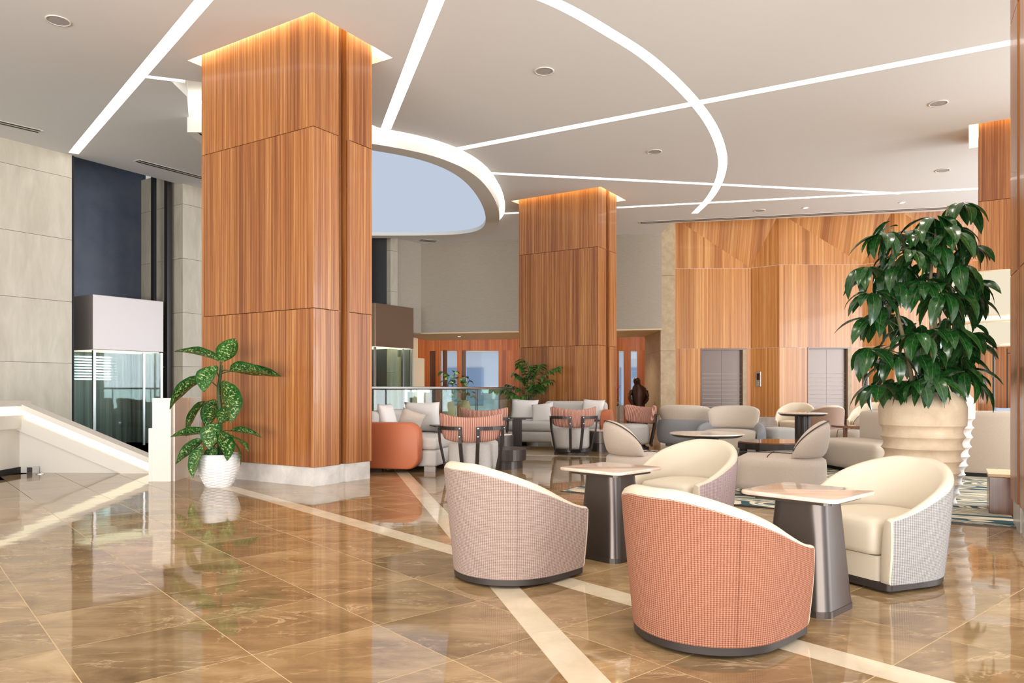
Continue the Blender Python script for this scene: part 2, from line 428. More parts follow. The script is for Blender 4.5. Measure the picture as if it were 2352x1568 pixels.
M['greyfab'] = fabric_mat('grey_fabric', S(132, 134, 138), S(158, 160, 164))
M['bluecush'] = fabric_mat('blue_cushion', S(128, 144, 166), S(156, 168, 186))
M['darkcush'] = fabric_mat('dark_cushion', S(84, 82, 82), S(104, 102, 100))
M['pinkrib'] = rib_mat('pink_rib', S(150, 98, 82), S(206, 160, 144))
M['piping'] = mat('piping', S(70, 52, 46), 0.7)
M['marbletop'] = stone_mat('table_marble', S(206, 184, 166), S(236, 224, 212), 5, 0.06, (0.5, 2, 1))
M['browntop'] = mat('brown_glass_top', S(120, 78, 54), 0.08, spec=0.6)
M['potwhite'] = mat('white_ceramic', S(232, 232, 232), 0.3)
M['planter'] = stone_mat('sand_concrete', S(182, 160, 134), S(206, 187, 162), 6, 0.75)
M['planter_w'] = mat('white_concrete', S(216, 213, 208), 0.7)
M['soil'] = mat('soil', S(66, 40, 28), 0.95)
M['leaf_schef'] = leaf_mat('umbrella_leaf', S(14, 44, 18), S(34, 76, 32), None, 0.22)
M['leaf_dief'] = leaf_mat('speckled_leaf', S(16, 62, 24), S(36, 98, 36), S(196, 212, 138), 0.3)
M['leaf_palm'] = leaf_mat('palm_leaf', S(40, 86, 36), S(92, 134, 64), None, 0.35)
M['stem'] = mat('green_stem', S(58, 82, 44), 0.6)
M['bark'] = mat('stem_bark', S(116, 104, 76), 0.8)
M['rug'] = rug_mat('swirl_rug')
M['statue'] = mat('bronze_statue', S(74, 44, 30), 0.35, metal=0.5)
M['magenta'] = mat('petal', S(200, 60, 130), 0.5)
M['redled'] = mat('call_display', S(60, 20, 20), 0.2)
M['hall_floor'] = mat('lower_floor', S(170, 165, 155), 0.3)
# ================================================================ STRUCTURE
A32 = math.radians(32)
ZC = 5.30
# ---- outline of the stair and lift void in the floor
RAIL = catmull([(-3.95, 10.9), (-3.4, 11.4), (-2.3, 12.0), (-1.3, 12.8), (-0.55, 14.0), (-0.12, 15.5), (-0.22, 17.2), (-0.95, 18.5), (-2.0, 18.92), (-2.8, 18.98)], 6)
RAIL = [Vector((p[0], p[1])) for p in RAIL]
HOLE = [(-13, 1.5), (-6.02, 1.5), (-6.62, 9.85), (-4.36, 9.85), (-4.0, 9.9)]+[(p.x, p.y) for p in RAIL]+[(-13, 19.0)]
def inside(pt, poly):
    x, y = pt; c = False; n = len(poly)
    for i in range(n):
        x1, y1 = poly[i]; x2, y2 = poly[i-1]
        if (y1 > y) != (y2 > y) and x < (x2-x1)*(y-y1)/(y2-y1)+x1: c = not c
    return c
def clip(poly, n, d, keep_less=True):
    """keep the side n.p <= d (or >= d)"""
    out = []; sgn = 1 if keep_less else -1
    for i in range(len(poly)):
        a, b = poly[i-1], poly[i]; fa, fb = sgn*(a.dot(n)-d), sgn*(b.dot(n)-d)
        if fa <= 0: out.append(a)
        if (fa < 0 < fb) or (fb < 0 < fa): out.append(a+(b-a)*(fa/(fa-fb)))
    return out
def parea(p): return abs(sum(p[i-1].x*p[i].y-p[i].x*p[i-1].y for i in range(len(p))))/2

FX0, FX1, FY0, FY1 = -12.5, 16.0, -3.0, 27.0
bm = B()
outer = [Vector((FX0, FY0, 0)), Vector((FX1, FY0, 0)), Vector((FX1, FY1, 0)), Vector((FX0, FY1, 0))]
hole = [Vector((max(p[0], FX0+0.1), p[1], 0)) for p in HOLE]
vv = [bm.verts.new((p.x, p.y, -0.0005)) for p in outer+hole]
for t in tessellate_polygon([outer, list(reversed(hole))]): 
    try: bm.faces.new([vv[i] for i in t])
    except ValueError: pass
n = len(hole); lowv = [bm.verts.new((p.x, p.y, -0.45)) for p in hole]
for i in range(n):
    bm.faces.new([vv[4+i], vv[4+(i+1) % n], lowv[(i+1) % n], lowv[i]])
floor = tag(obj('floor', bm, M['grout']), 'polished brown marble floor with cream inlay bands', 'floor', kind='structure')

ua = math.radians(-40.84); U = Vector((math.sin(ua), math.cos(ua))); V = Vector((U.y, -U.x))
bands = [(V, 2.925, 3.09)]
d2 = Vector((0.2425, -0.970)); n2 = Vector((-d2.y, d2.x)); c2 = Vector((-0.835, 7.3)).dot(n2); bands.append((n2, c2-0.078, c2+0.078))
d3 = Vector((1.3, -0.39)).normalized(); n3 = Vector((-d3.y, d3.x)); c3 = Vector((0.89, 12.18)).dot(n3); bands.append((n3, c3-0.09, c3+0.09))
T, G = 0.6, 0.0022
pieces = []
for i in range(-40, 60):
    for j in range(-40, 60):
        u0, v0 = 1.235+T*i, 0.588+T*j
        c = U*(u0+T/2)+V*(v0+T/2)
        if not (FX0 < c.x < FX1 and FY0 < c.y < FY1) or inside(c, HOLE): continue
        polys = [[U*a+V*b for a, b in ((u0+G, v0+G), (u0+T-G, v0+G), (u0+T-G, v0+T-G), (u0+G, v0+T-G))]]
        for nn, lo, hi in bands:
            nxt = []
            for p in polys:
                for q in (clip(p, nn, lo-G, True), clip(p, nn, hi+G, False)):
                    if len(q) >= 3 and parea(q) > 0.0006: nxt.append(q)
            polys = nxt
        pieces += polys
def seen(p):
    c = sum(p, Vector((0, 0)))/len(p)
    if c.y < 2.4 or abs(c.x/c.y) > 0.74: return 0
    return parea(p)/c.y**3
def tile_bm(p, z=0.0, h=0.012):
    if sum(p[i-1].x*p[i].y-p[i].x*p[i-1].y for i in range(len(p))) < 0: p = list(reversed(p))
    return prism(p, z-h, z)
pieces.sort(key=seen, reverse=True)
for p in pieces[:292]:
    c = sum(p, Vector((0, 0)))/len(p)
    o = obj('tile', tile_bm([q-c for q in p]), M['tile'], floor); o.location = (c.x, c.y, 0)
bm = B()
for p in pieces[292:]:
    if sum(p[i-1].x*p[i].y-p[i].x*p[i-1].y for i in range(len(p))) < 0: p = list(reversed(p))
    prism(p, -0.012, 0, bm)
tag(obj('tile_field', bm, M['tile_field'], floor), kind='stuff')
for k, (nn, lo, hi) in enumerate(bands):
    dd = Vector((nn.y, -nn.x)); L0 = 1.2
    for q in range(-30, 30):
        a, b = q*L0+0.37, (q+1)*L0+0.37-0.002
        p = [nn*lo+dd*a, nn*lo+dd*b, nn*hi+dd*b, nn*hi+dd*a]
        for mm, l2, h2 in bands[:k]:
            # a crossing band stops at the earlier one
            s1, s2 = clip(p, mm, l2-G, True), clip(p, mm, h2+G, False)
            p = s1 if len(s1) >= 3 and (len(s2) < 3 or parea(s1) > parea(s2)) else s2
            if len(p) < 3: break
        if len(p) < 3 or parea(p) < 0.002: continue
        c = sum(p, Vector((0, 0)))/len(p)
        if not (-5 < c.x < 12 and 0 < c.y < 20) or inside(c, HOLE): continue
        o = obj('inlay_slab', tile_bm([x-c for x in p]), M['strip'], floor); o.location = (c.x, c.y, 0)
# lower storey floor seen only through the void
tag(obj('floor', box(-14, 2, 1, 24, -4.2, -4.0), M['hall_floor']), 'pale lower storey floor down in the stair void', 'floor', kind='structure')

# ---- ceiling with slots, coves and the drum opening cut through
DRUM = catmull([(-5.01, 11.35), (-3.6, 11.42), (-2.2, 11.92), (-1.2, 12.68), (-0.60, 13.95), (-0.31, 16.06), (-0.38, 18.0), (-0.95, 18.95), (-2.2, 19.3), (-5.3, 19.3)], 6)
DRUM = [Vector((p[0], p[1])) for p in DRUM]
drum_hole = [Vector((-4.99, 11.36)), Vector((-4.66, 10.55)), Vector((-4.64, 10.04)), Vector((-4.25, 10.12)), Vector((-3.2, 10.55)), Vector((-2.5, 11.25))]+[p for p in offset_path(DRUM, -0.13) if p.x > -2.25 or p.y > 17][:-1]+[DRUM[-1]+Vector((-0.2, 0.1))]
def line(a, b): return [Vector(a), Vector(b)]
SLOTS = [
 (line((-0.55, 4.74), (-7.80, 13.09)), 0.155, 'long recessed ceiling light strip at far left, running over the void'),
 (line((-4.95, 9.86), (-3.3, 10.42)), 0.10, 'short ceiling light strip between the left strip and the big pillar'),
 (line((-0.25, 6.13), (-2.03, 11.85)), 0.165, 'ceiling light strip just right of the big pillar, ending at the drum'),
 (line((-1.05, 12.92), (10.4, 6.43)), 0.17, 'long diagonal ceiling light strip crossing the curved one'),
 (line((-0.50, 14.28), (8.35, 15.78)), 0.14, 'ceiling light strip from the drum side towards the lift wall'),
 (line((-0.30, 17.6), (11.6, 14.99)), 0.14, 'rearmost ceiling light strip passing behind the middle pillar'),
 (catmull([(-0.7, 7.2), (0.4, 7.93), (1.15, 8.66), (1.81, 9.43), (2.61, 10.65), (3.28, 11.94), (3.84, 13.41), (4.17, 14.81), (4.34, 16.17), (4.36, 17.57)], 6), 0.16, 'curved arc ceiling light strip sweeping over the lounge'),
]
COLS = [  # near corner, angle, width, depth, label
 ((-2.25, 8.337), -32, 2.03, 0.96, 'large square wood-veneer pillar beside the white potted plant'),
 ((1.805, 15.4), -32, 1.95, 0.94, 'middle wood-veneer pillar behind the grey sofa'),
 ((9.126, 10.66), -32, 2.0, 0.96, 'right wood-veneer pillar behind the drum pendant lamp'),
 ((5.318, 4.301), -28, 1.9, 0.96, 'nearest wood pillar cut off by the right picture edge'),
]
def frame2(c, deg):
    a = math.radians(deg); return Matrix.Translation((c[0], c[1], 0)) @ Matrix.Rotation(a, 4, 'Z')
bm = B()
cpoly = [(-16, -3.5), (15.8, -3.5), (15.8, 16.19), (10.88, 17.19), (4.02, 18.60), (4.02, 19.87), (-2.95, 21.42), (-8.60, 12.13), (-16, 0.74)]
prism(cpoly, ZC, ZC+0.14, bm)
ceil = obj('ceiling', bm, M['ceiling'])
cutters = []
def cutter(pts, z0=ZC-0.2, z1=ZC+0.4):
    if sum(pts[i-1][0]*pts[i][1]-pts[i][0]*pts[i-1][1] for i in range(len(pts))) < 0: pts = list(reversed(pts))
    o = obj('cut', prism([(p[0], p[1]) for p in pts], z0, z1), None); cutters.append(o)
for path, w, lab in SLOTS: cutter(strip_poly([(p[0], p[1]) for p in path], w))
cutter(drum_hole)
coves = []
for (c, deg, w, d, lab) in COLS[:3]:
    F = frame2(c, deg)
    q = [F @ Vector((x, y, 0)) for x, y in ((-w-0.13, -0.11), (0.11, -0.11), (0.11, d+0.26), (-w-0.13, d+0.26))]
    coves.append(q); cutter([(p.x, p.y) for p in q])
for o in cutters:
    md = ceil.modifiers.new('b', 'BOOLEAN'); md.operation = 'DIFFERENCE'; md.solver = 'EXACT'; md.object = o
dg = bpy.context.evaluated_depsgraph_get(); dg.update()
me = bpy.data.meshes.new_from_object(ceil.evaluated_get(dg))
ceil.modifiers.clear(); ceil.data = me
for o in cutters: bpy.data.objects.remove(o, do_unlink=True)
tag(ceil, 'flat pale plaster ceiling cut by light slots', 'ceiling', kind='structure')
# unseen roof added above plenum to block sky light; taller ceiling before lift wall
bm = B(); prism([(-16, -3.5), (16, -3.5), (16, 26), (-16, 26)], 6.95, 7.05, bm)
tag(obj('ceiling', bm, M['ceiling']), 'structural slab above the suspended ceiling', 'ceiling', kind='structure')
bm = B(); prism([(3.4, 18.72), (16, 16.1), (16, 23.6), (3.4, 23.6)], 6.30, 6.38, bm)
tag(obj('ceiling', bm, M['ceiling']), 'raised ceiling strip over the lift lobby', 'ceiling', kind='structure')
bm = B(); add_box(bm, 4.0, 4.03, 18.7, 20.0, 5.34, 6.3); prism([(4.0, 18.66), (16, 16.2), (16, 16.32), (4.0, 18.78)], ZC+0.1, 6.32, bm)
tag(obj('wall_bulkhead', bm, M['ceiling']), 'upstand behind the ceiling edge at the lift lobby', 'wall', kind='structure')

for path, w, lab in SLOTS:
    bm = prism([(p.x, p.y) for p in strip_poly([(p[0], p[1]) for p in path], w+0.06)], ZC+0.10, ZC+0.13)
    t = thing('ceiling_light_strip', lab, 'light strip', (0, 0, 0), 0, 'recessed ceiling light strips')
    obj('diffuser', bm, M['led'], t)
    bm = prism([(p.x, p.y) for p in strip_poly([(p[0], p[1]) for p in path], w+0.1)], ZC+0.1405, ZC+0.20)
    obj('channel', bm, M['plaster'], t)
# drum: white ring hanging in the opening, backlit blue inside
t = thing('ceiling_drum', 'white rounded ceiling drum with pale blue backlit panel over the stair void', 'ceiling feature', (-2.6, 15, 5.0))
bm = B()
inner = offset_path(DRUM, 0.32)
inner[0] = DRUM[0]+Vector((0.3, 0.32)); inner[-1] = DRUM[-1]+Vector((0.3, -0.32))
full = DRUM; n = len(full)
def ringwall(a, b, z0, z1, bm): 
    la = [bm.verts.new((p.x, p.y, z0)) for p in a]; lb = [bm.verts.new((p.x, p.y, z1)) for p in b]
    for i in range(len(a)): bm.faces.new([la[i], la[(i+1) % len(a)], lb[(i+1) % len(a)], lb[i]])
ZD = 5.07
ringwall(full, full, ZD, 5.62, bm); ringwall(full, inner, ZD, ZD, bm); ringwall(inner, inner, ZD, ZD+0.10, bm)
for v in bm.verts: v.co -= Vector((-2.6, 15, 5.0))
obj('ring', bm, M['plaster'], t)
bm = B(); f = bm.faces.new([bm.verts.new((p.x+2.6, p.y-15, ZD+0.09-5.0)) for p in inner])
bmesh.ops.triangulate(bm, faces=bm.faces[:]); ob = obj('backlit_panel', bm, M['skyblue'], t)
bm = B(); prism([(p.x+2.6, p.y-15) for p in drum_hole], 0.62, 0.66, bm); obj('back_plate', bm, M['plaster'], t)
bm = B(); ringwall([Vector((p.x+2.6, p.y-15)) for p in drum_hole], [Vector((p.x+2.6, p.y-15)) for p in drum_hole], 0.43, 0.63, bm); obj('gap_wall', bm, M['plaster'], t)
gap = [p for p in offset_path(DRUM, -0.075)]
bm = barpath([(p.x+2.6, p.y-15, 0.50) for p in gap], 0.05, 0.03); obj('cove_light', bm, M['led_cove'], t)
obj('cove_light', barpath([(DRUM[0].x+2.6-0.06, DRUM[0].y-15, 0.5), (DRUM[-1].x+2.6-0.06, DRUM[-1].y-15, 0.5)], 0.04, 0.03), M['led_cove'], t)

# ---- pillars
def column(c, deg, w, d, lab, door=False):
    t = thing('pillar', lab, 'pillar', (c[0], c[1], 0), math.radians(deg), 'wood-veneer pillars')
    lv = [0.215, 2.03, 4.09, 5.50]; e = 0.003; g0, g1 = d*0.44, d*0.56
    obj('core', box(-w+0.17, -0.17, 0.09, d-0.09, 0, 5.5), M['darkbase'], t)
    for z0, z1 in zip(lv, lv[1:]):
        a, b = z0+e, z1-e
        obj('panel', box(-w, 0, 0, 0.03, a, b, 0.002, 1), M['wood'], t)
        obj('panel', box(-w, 0, d-0.03, d, a, b, 0.002, 1), M['wood'], t)
        for x0, x1 in ((-0.03, 0), (-w, -w+0.03)):
            for y0, y1 in ((0.031, g0), (g1, d-0.031)): obj('panel', box(x0, x1, y0, y1, a, b, 0.002, 1), M['wood'], t)
            xx = (-0.158, -0.14) if x1 == 0 else (-w+0.14, -w+0.158)
            obj('groove_panel', box(xx[0], xx[1], g0-0.0, g1+0.0, a, b), M['wood'], t)
    for x0, x1 in ((-0.03, 0), (-w, -w+0.03)):
        for y0, y1 in ((g0-0.03, g0), (g1, g1+0.03)):
            obj('groove_side', box(min(x0, x1)-(0.11 if x1 == 0 else 0), max(x0, x1)+(0 if x1 == 0 else 0.11), y0+0.0005, y1-0.0005, 0.218, 5.45), M['wood'], t)
    i = 0.018
    obj('base', box(-w+i, -i, i, g0-0.004, 0, 0.214), M['stone_base'], t)
    obj('base', box(-w+i, -i, g1+0.004, d-i, 0, 0.214), M['stone_base'], t)
    obj('base', box(-w+0.06, -0.06, g0-0.004, g1+0.004, 0, 0.214), M['stone_base'], t)
    return t
for k, (c, deg, w, d, lab) in enumerate(COLS):
    t = column(c, deg, w, d, lab)
    if k == 2:   # framed door leaf reveals low on the right pillar
        for x in (-1.62, -0.70):
            obj('reveal', box(x-0.008, x+0.008, -0.002, 0.004, 0.24, 1.74), M['darkbase'], t)
        obj('reveal', box(-1.62, -0.70, -0.002, 0.004, 1.66, 1.674), M['darkbase'], t)
for k, q in enumerate(coves):
    t = thing('pillar_cove_light', ['warm cove light round the top of the large pillar', 'warm cove light round the top of the middle pillar', 'warm cove light round the top of the right pillar'][k], 'cove light', (q[0].x, q[0].y, ZC), 0, 'pillar cove lights')
    o0 = Vector((q[0].x, q[0].y, ZC))
    cc = sum(q, Vector((0, 0, 0)))/4
    bm = B()
    for i in range(4):
        a, b = q[i], q[(i+1) % 4]
        lo = [Vector((p.x, p.y, ZC+0.14))-o0 for p in (a, b)]; hi = [Vector((p.x, p.y, ZC+0.45))-o0 for p in (b, a)]
        bm.faces.new([bm.verts.new(v) for v in lo+hi])
    bm.faces.new([bm.verts.new(Vector((p.x, p.y, ZC+0.45))-o0) for p in q])
    obj('cove_box', bm, M['plaster'], t)
    loop = [Vector((p.x, p.y, ZC+0.20))-o0 + (Vector((cc.x, cc.y, 0))-Vector((p.x, p.y, 0))).normalized()*0.035 for p in q]
    bm = B()
    for i in range(4): barpath([loop[i], loop[(i+1) % 4]], 0.035, 0.05, (0, 0, 1), bm)
    obj('led_tape', bm, M['led_warm'], t)

# ---- left stone wall with the two glass lifts (local x along the wall, y into the wall)
WL = Matrix.Translation((-8.52, 12.25, 0)) @ Matrix.Rotation(math.atan2(0.838, 0.545), 4, 'Z')
def wl_thing(name, lab, cat, kind=None):
    o = bpy.data.objects.new(name, None); COL.objects.link(o); o.matrix_world = WL; return tag(o, lab, cat, None, kind)
t = wl_thing('wall_left', 'left wall clad in pale greige stone panels', 'wall', 'structure')
obj('wall_core', box(-9, 1.12, 0.04, 0.3, -4, 5.6), M['darkbase'], t)
obj('wall_core', box(3.34, 8.28, 0.04, 0.6, -4, 5.6), M['darkbase'], t)
rows = [-4.0, -2.9, -1.75, -0.65, 0.46, 1.57, 2.67, 3.78, 4.89, 5.6]
for z0, z1 in zip(rows, rows[1:]):
    for x0, x1 in ((-7.0, -3.9), (-3.9, -0.9), (-0.9, 1.14), (3.30, 5.6), (5.6, 8.3)):
        obj('stone_panel', box(x0+0.002, x1-0.002, 0, 0.035, z0+0.003, z1-0.003), M['stone'], t)
    obj('jamb_panel', box(3.30, 3.335, 0.04, 1.5, z0+0.003, z1-0.003), M['stone'], t)
    obj('jamb_panel', box(1.105, 1.14, 0.04, 1.5, z0+0.003, z1-0.003), M['stone'], t)
    obj('stone_panel', box(9.40, 9.68, -0.10, 0.04, z0+0.003, z1-0.003), M['stone'], t)
obj('shaft_back', box(1.0, 3.4, 1.5, 1.55, -4, 6.5), M['shaftblue'], t)
for x in (1.20, 3.12): obj('guide_rail', box(x, x+0.09, 0.25, 0.36, -4, 6.4), M['darkmetal'], t)
obj('guide_rail', box(2.98, 3.04, 0.5, 0.6, -4, 6.4), M['black'], t)
obj('shaft_edge', box(1.142, 1.175, -0.005, 0.06, -4, 5.6), M['black'], t)
obj('shaft_back', box(6.8, 10.9, 1.2, 1.25, -4, 5.6), M['shaft'], t); obj('shaft_back', box(9.38, 9.42, 0.04, 1.2, -4, 5.6), M['shaft'], t)
obj('jamb_panel', box(8.28, 8.31, 0.04, 1.2, -4, 5.6), M['shaft'], t)
obj('guide_rail', box(8.75, 8.83, 0.3, 0.4, -4, 5.6), M['black'], t)
obj('wallcover', box(9.68, 10.95, 0.0, 0.06, 2.72, 5.6), M['paper'], t)
obj('lower_cover', box(9.68, 10.95, 0.0, 0.06, -4, 2.0), M['cream'], t)
def lift_car(lab, x0, x1, y0, y1, zt, zb, zf, boxmat):
    t = bpy.data.objects.new('glass_lift', None); COL.objects.link(t); t.matrix_world = WL @ Matrix.Translation(((x0+x1)/2, (y0+y1)/2, zf))
    tag(t, lab, 'lift', 'glass lifts in the left wall')
    cx, cy = (x0+x1)/2, (y0+y1)/2; a, b = x0-cx, x1-cx; c, d = y0-cy, y1-cy; H0 = zb-zf; H1 = zt-zf
    obj('canopy', box(a, b, c, d, H0, H1, 0.01, 2), boxmat, t)
    obj('soffit_light', box(a+0.06, b-0.06, c+0.06, d-0.1, H0-0.012, H0-0.002), M['led_stair'], t)  # glowing panel added to brighten the car interior
    obj('car_floor', box(a, b, c, d, 0, 0.12), M['steel'], t)
    for xx in (a+0.01, b-0.06): obj('corner_post', box(xx, xx+0.05, c+0.005, c+0.055, 0.12, H0-0.015), M['steel'], t)
    obj('mid_post', box(b-0.42, b-0.38, c+0.01, c+0.04, 0.12, H0-0.015), M['steel'], t)
    obj('glass_front', box(a+0.06, b-0.06, c+0.02, c+0.03, 0.12, H0-0.015), M['glass'], t)
    obj('glass_side', box(a+0.02, a+0.03, c+0.06, d-0.06, 0.12, H0-0.015), M['glass'], t)
    obj('back_wall', box(a+0.05, b-0.05, d-0.06, d-0.02, 0.12, H0-0.015), M['carback'], t)
    obj('side_wall', box(b-0.05, b-0.02, c+0.10, d-0.06, 0.12, H0-0.015), M['carback'], t)
    for k in range(9): obj('slat', box(a+0.12, b-0.42, d-0.075, d-0.0605, H0-0.12-k*0.055, H0-0.09-k*0.055), M['chrome'], t)
lift_car('glass lift with silvery canopy beside the stair, left of the big pillar', 1.62, 3.02, 0.22, 1.25, 2.88, 1.85, -1.2, M['carbox'])
lift_car('glass lift with brown canopy, right of the big pillar', 8.45, 9.98, -0.42, 0.75, 3.35, 2.22, -0.3, mat('bronze_mirror', S(150, 124, 104), 0.25, metal=0.7))

# ---- far bulkhead over the passage and pilaster
FW = Matrix.Translation((-2.75, 21.33, 0)) @ Matrix.Rotation(math.atan2(-0.2236, 0.9747), 4, 'Z')
t = bpy.data.objects.new('wall_far', None); COL.objects.link(t); t.matrix_world = FW; tag(t, 'grey wallcovered bulkhead above the rear passage', 'wall', kind='structure')
obj('wallcover', box(0, 6.95, 0, 0.05, 2.74, 5.6), M['paper'], t)
obj('bulkhead', box(0, 6.9, 0.06, 2.6, 2.80, 5.6), M['plaster'], t)
obj('soffit', box(-0.6, 6.95, 0.0, 2.7, 2.70, 2.738), M['cream'], t)
t = thing('stone_pilaster', 'tan stone pilaster between grey bulkhead and lift wall', 'pilaster', (4.03, 19.95, 0), 0, kind='structure')
for z0, z1 in ((0, 0.40), (0.405, 2.14), (2.145, 4.18), (4.185, 6.3)): obj('stone_block', box(0.0, 0.40, 0, 2.4, z0, z1), M['stone_base'] if z0 == 0 else M['stone_tan'], t)

# ---- folded wood lift wall
Rp = [(4.93, 22.4), (7.902, 21.75), (10.97, 21.1), (13.95, 20.45)]
Vp = [(7.247, 22.35), (10.336, 21.7), (13.25, 21.05), (16.2, 20.4)]
ZS, ZF, ZT = 2.34, 4.78, 6.32
t = thing('wall_lift', 'folded light wood veneer wall with two steel lift doors', 'wall', (0, 0, 0), 0, kind='structure')
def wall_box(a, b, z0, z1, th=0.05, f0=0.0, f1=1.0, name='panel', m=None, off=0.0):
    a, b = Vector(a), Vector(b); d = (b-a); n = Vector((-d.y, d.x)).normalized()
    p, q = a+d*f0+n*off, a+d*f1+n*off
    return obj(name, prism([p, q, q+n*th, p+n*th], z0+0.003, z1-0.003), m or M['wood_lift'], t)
for i in range(4):
    R, Vv = Rp[i], Vp[i]; dr = (0.36, 0.945) if i == 0 else (0.345, 0.865)
    if i < 2:
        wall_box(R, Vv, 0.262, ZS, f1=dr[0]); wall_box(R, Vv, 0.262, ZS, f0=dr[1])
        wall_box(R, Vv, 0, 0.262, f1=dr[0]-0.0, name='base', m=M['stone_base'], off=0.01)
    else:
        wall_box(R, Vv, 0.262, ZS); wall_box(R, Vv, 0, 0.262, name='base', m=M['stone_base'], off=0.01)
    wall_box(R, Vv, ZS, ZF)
    th = 0.05
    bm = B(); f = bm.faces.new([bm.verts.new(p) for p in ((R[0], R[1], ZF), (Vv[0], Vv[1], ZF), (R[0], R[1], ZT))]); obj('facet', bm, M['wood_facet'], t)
    if i < 3:
        Rn = Rp[i+1]
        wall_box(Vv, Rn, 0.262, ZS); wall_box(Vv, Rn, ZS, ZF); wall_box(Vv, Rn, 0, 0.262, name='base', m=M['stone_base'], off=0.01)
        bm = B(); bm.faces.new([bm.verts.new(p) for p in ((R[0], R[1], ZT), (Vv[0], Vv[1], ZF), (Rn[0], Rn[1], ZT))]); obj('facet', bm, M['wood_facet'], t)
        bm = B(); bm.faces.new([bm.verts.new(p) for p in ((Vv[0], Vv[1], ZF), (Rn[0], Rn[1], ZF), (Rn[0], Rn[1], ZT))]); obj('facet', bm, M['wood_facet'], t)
def lift_door(n, i, f0, f1, lab):
    R, Vv = Vector(Rp[i]), Vector(Vp[i]); d = Vv-R; a = math.atan2(d.y, d.x); p = R+d*f0; w = d.length*(f1-f0)
    dt = thing('door_%d' % n, lab, 'lift door', (p.x, p.y, 0), a, None, 'structure'); H = 2.30
    fr = 0.06
    obj('frame', box(-0.01, 0.02, -0.02, 0.22, 0, H), M['steel_dark'], dt); obj('frame', box(w-fr-0.05, w, -0.02, 0.22, 0, H), M['stone_tan'], dt)
    obj('frame', box(-0.01, w, -0.02, 0.22, H, H+0.04), M['steel_dark'], dt)
    obj('threshold', box(0, w, 0, 0.22, 0, 0.02), M['steel'], dt)
    x0, x1 = 0.02, w-fr-0.05; xm = (x0+x1)/2
    for q, (u0, u1) in enumerate(((x0, xm-0.004), (xm+0.004, x1))):
        leaf = obj('door_leaf', box(u0, u1, 0.12+0.004*q, 0.16, 0.02, H), M['steel_dark'], dt)
        for k in range(12): obj('inlay_line', box(u0, u1, 0.115+0.004*q, 0.1195+0.004*q, 0.20+k*0.124, 0.212+k*0.124), M['inlay'], leaf)
lift_door(1, 0, 0.36, 0.945, 'brushed steel lift door nearer the tan stone pilaster')
lift_door(2, 1, 0.345, 0.865, 'brushed steel lift door partly behind the tall umbrella plant')
def call_panel(i, fpos, lab):
    a, b = Vector(Vp[i]), Vector(Rp[i+1]); d = b-a; p = a+d*fpos; n = Vector((d.y, -d.x)).normalized()
    ct = thing('lift_call_panel', lab, 'call panel', (p.x+n.x*0.002, p.y+n.y*0.002, 1.18), math.atan2(d.y, d.x), 'lift call panels')
    obj('plate', box(-0.08, 0.08, -0.02, -0.001, 0, 0.45, 0.005, 1), M['steel'], ct)
    obj('display', box(-0.045, 0.045, -0.024, -0.0205, 0.20, 0.40), M['redled'], ct)
    for z in (0.06, 0.12): obj('button', lathe([(0.0, 0), (0.022, 0), (0.022, 0.008), (0, 0.008)], 12), M['chrome'], ct).matrix_local = Matrix.Translation((0, -0.02, z)) @ Matrix.Rotation(PI/2, 4, 'X')
call_panel(0, 0.28, 'slim steel call panel with dark display between the two lift doors')
call_panel(1, 0.10, 'slim steel call panel right of the second lift door, beside the umbrella plant')
t = thing('window_5', 'long glazed side wall beyond the right pillars', 'window', (15.5, 0, 0), 0, kind='structure')
for y in range(-1, 18, 3): obj('mullion', box(0.0, 0.12, y-0.04, y+0.04, 0, 5.3), M['darkmetal'], t)
obj('transom', box(0.0, 0.12, -1, 17, 0, 0.10), M['darkmetal'], t); obj('transom', box(0.0, 0.12, -1, 17, 5.1, 5.3), M['darkmetal'], t)
for y in range(-1, 16, 3): obj('pane', box(0.05, 0.06, y+0.04, y+2.96, 0.10, 5.1), M['winglass'], t)
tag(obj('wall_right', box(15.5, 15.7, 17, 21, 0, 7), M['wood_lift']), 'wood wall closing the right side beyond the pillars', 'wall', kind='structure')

# ---- rear hall wall with windows
def YR(px): return 25.6
t = thing('wall_rear', 'orange wood rear hall wall with window openings', 'wall', (0, 0, 0), 0, kind='structure')
YB = 25.4
def rp(px0, px1, z0, z1, m, y0=0.0, y1=0.10, name='panel'): obj(name, box(gx(px0, YB), gx(px1, YB), YB+y0, YB+y1, z0, z1), M[m], t)
rp(880, 960, 0.22, 3.2, 'cream'); rp(880, 1012, 0, 0.22, 'stone_base', name='base')
obj('trim', box(gx(925, YB), gx(962, YB), YB-0.02, YB, 0.16, 0.30), M['wood_far'], t)
rp(960, 987, 0.2, 3.2, 'wood_far'); rp(987, 1000, 0.2, 2.42, 'wood_brown', 0.04, 0.1); rp(987, 1000, 2.42, 3.2, 'wood_far'); rp(1000, 1012, 0.2, 3.2, 'wood_far')
rp(1012, 1194, 2.44, 3.2, 'wood_far'); rp(1050, 1061, 0, 2.44, 'wood_far', -0.05); rp(1145, 1300, 0, 2.44, 'wood_far')
rp(1300, 1421, 0, 3.2, 'wood_far'); rp(1421, 1520, 2.44, 3.2, 'wood_far'); rp(1433, 1448, 0, 2.44, 'wood_far', -0.03); rp(1464, 1486, 0, 2.44, 'wood_far'); rp(1486, 1502, 0, 2.44, 'cream'); rp(1502, 1560, 0, 2.44, 'wood_far', -0.05)
rp(1012, 1560, 0, 0.16, 'stone_base', -0.01, name='base')
rp(1421, 1464, 0.16, 0.55, 'stone_base')
rp(1017, 1027, 0.16, 2.44, 'wood_brown', -0.04, name='mullion'); rp(1062, 1070, 0.16, 2.44, 'wood_brown', -0.04, name='mullion')
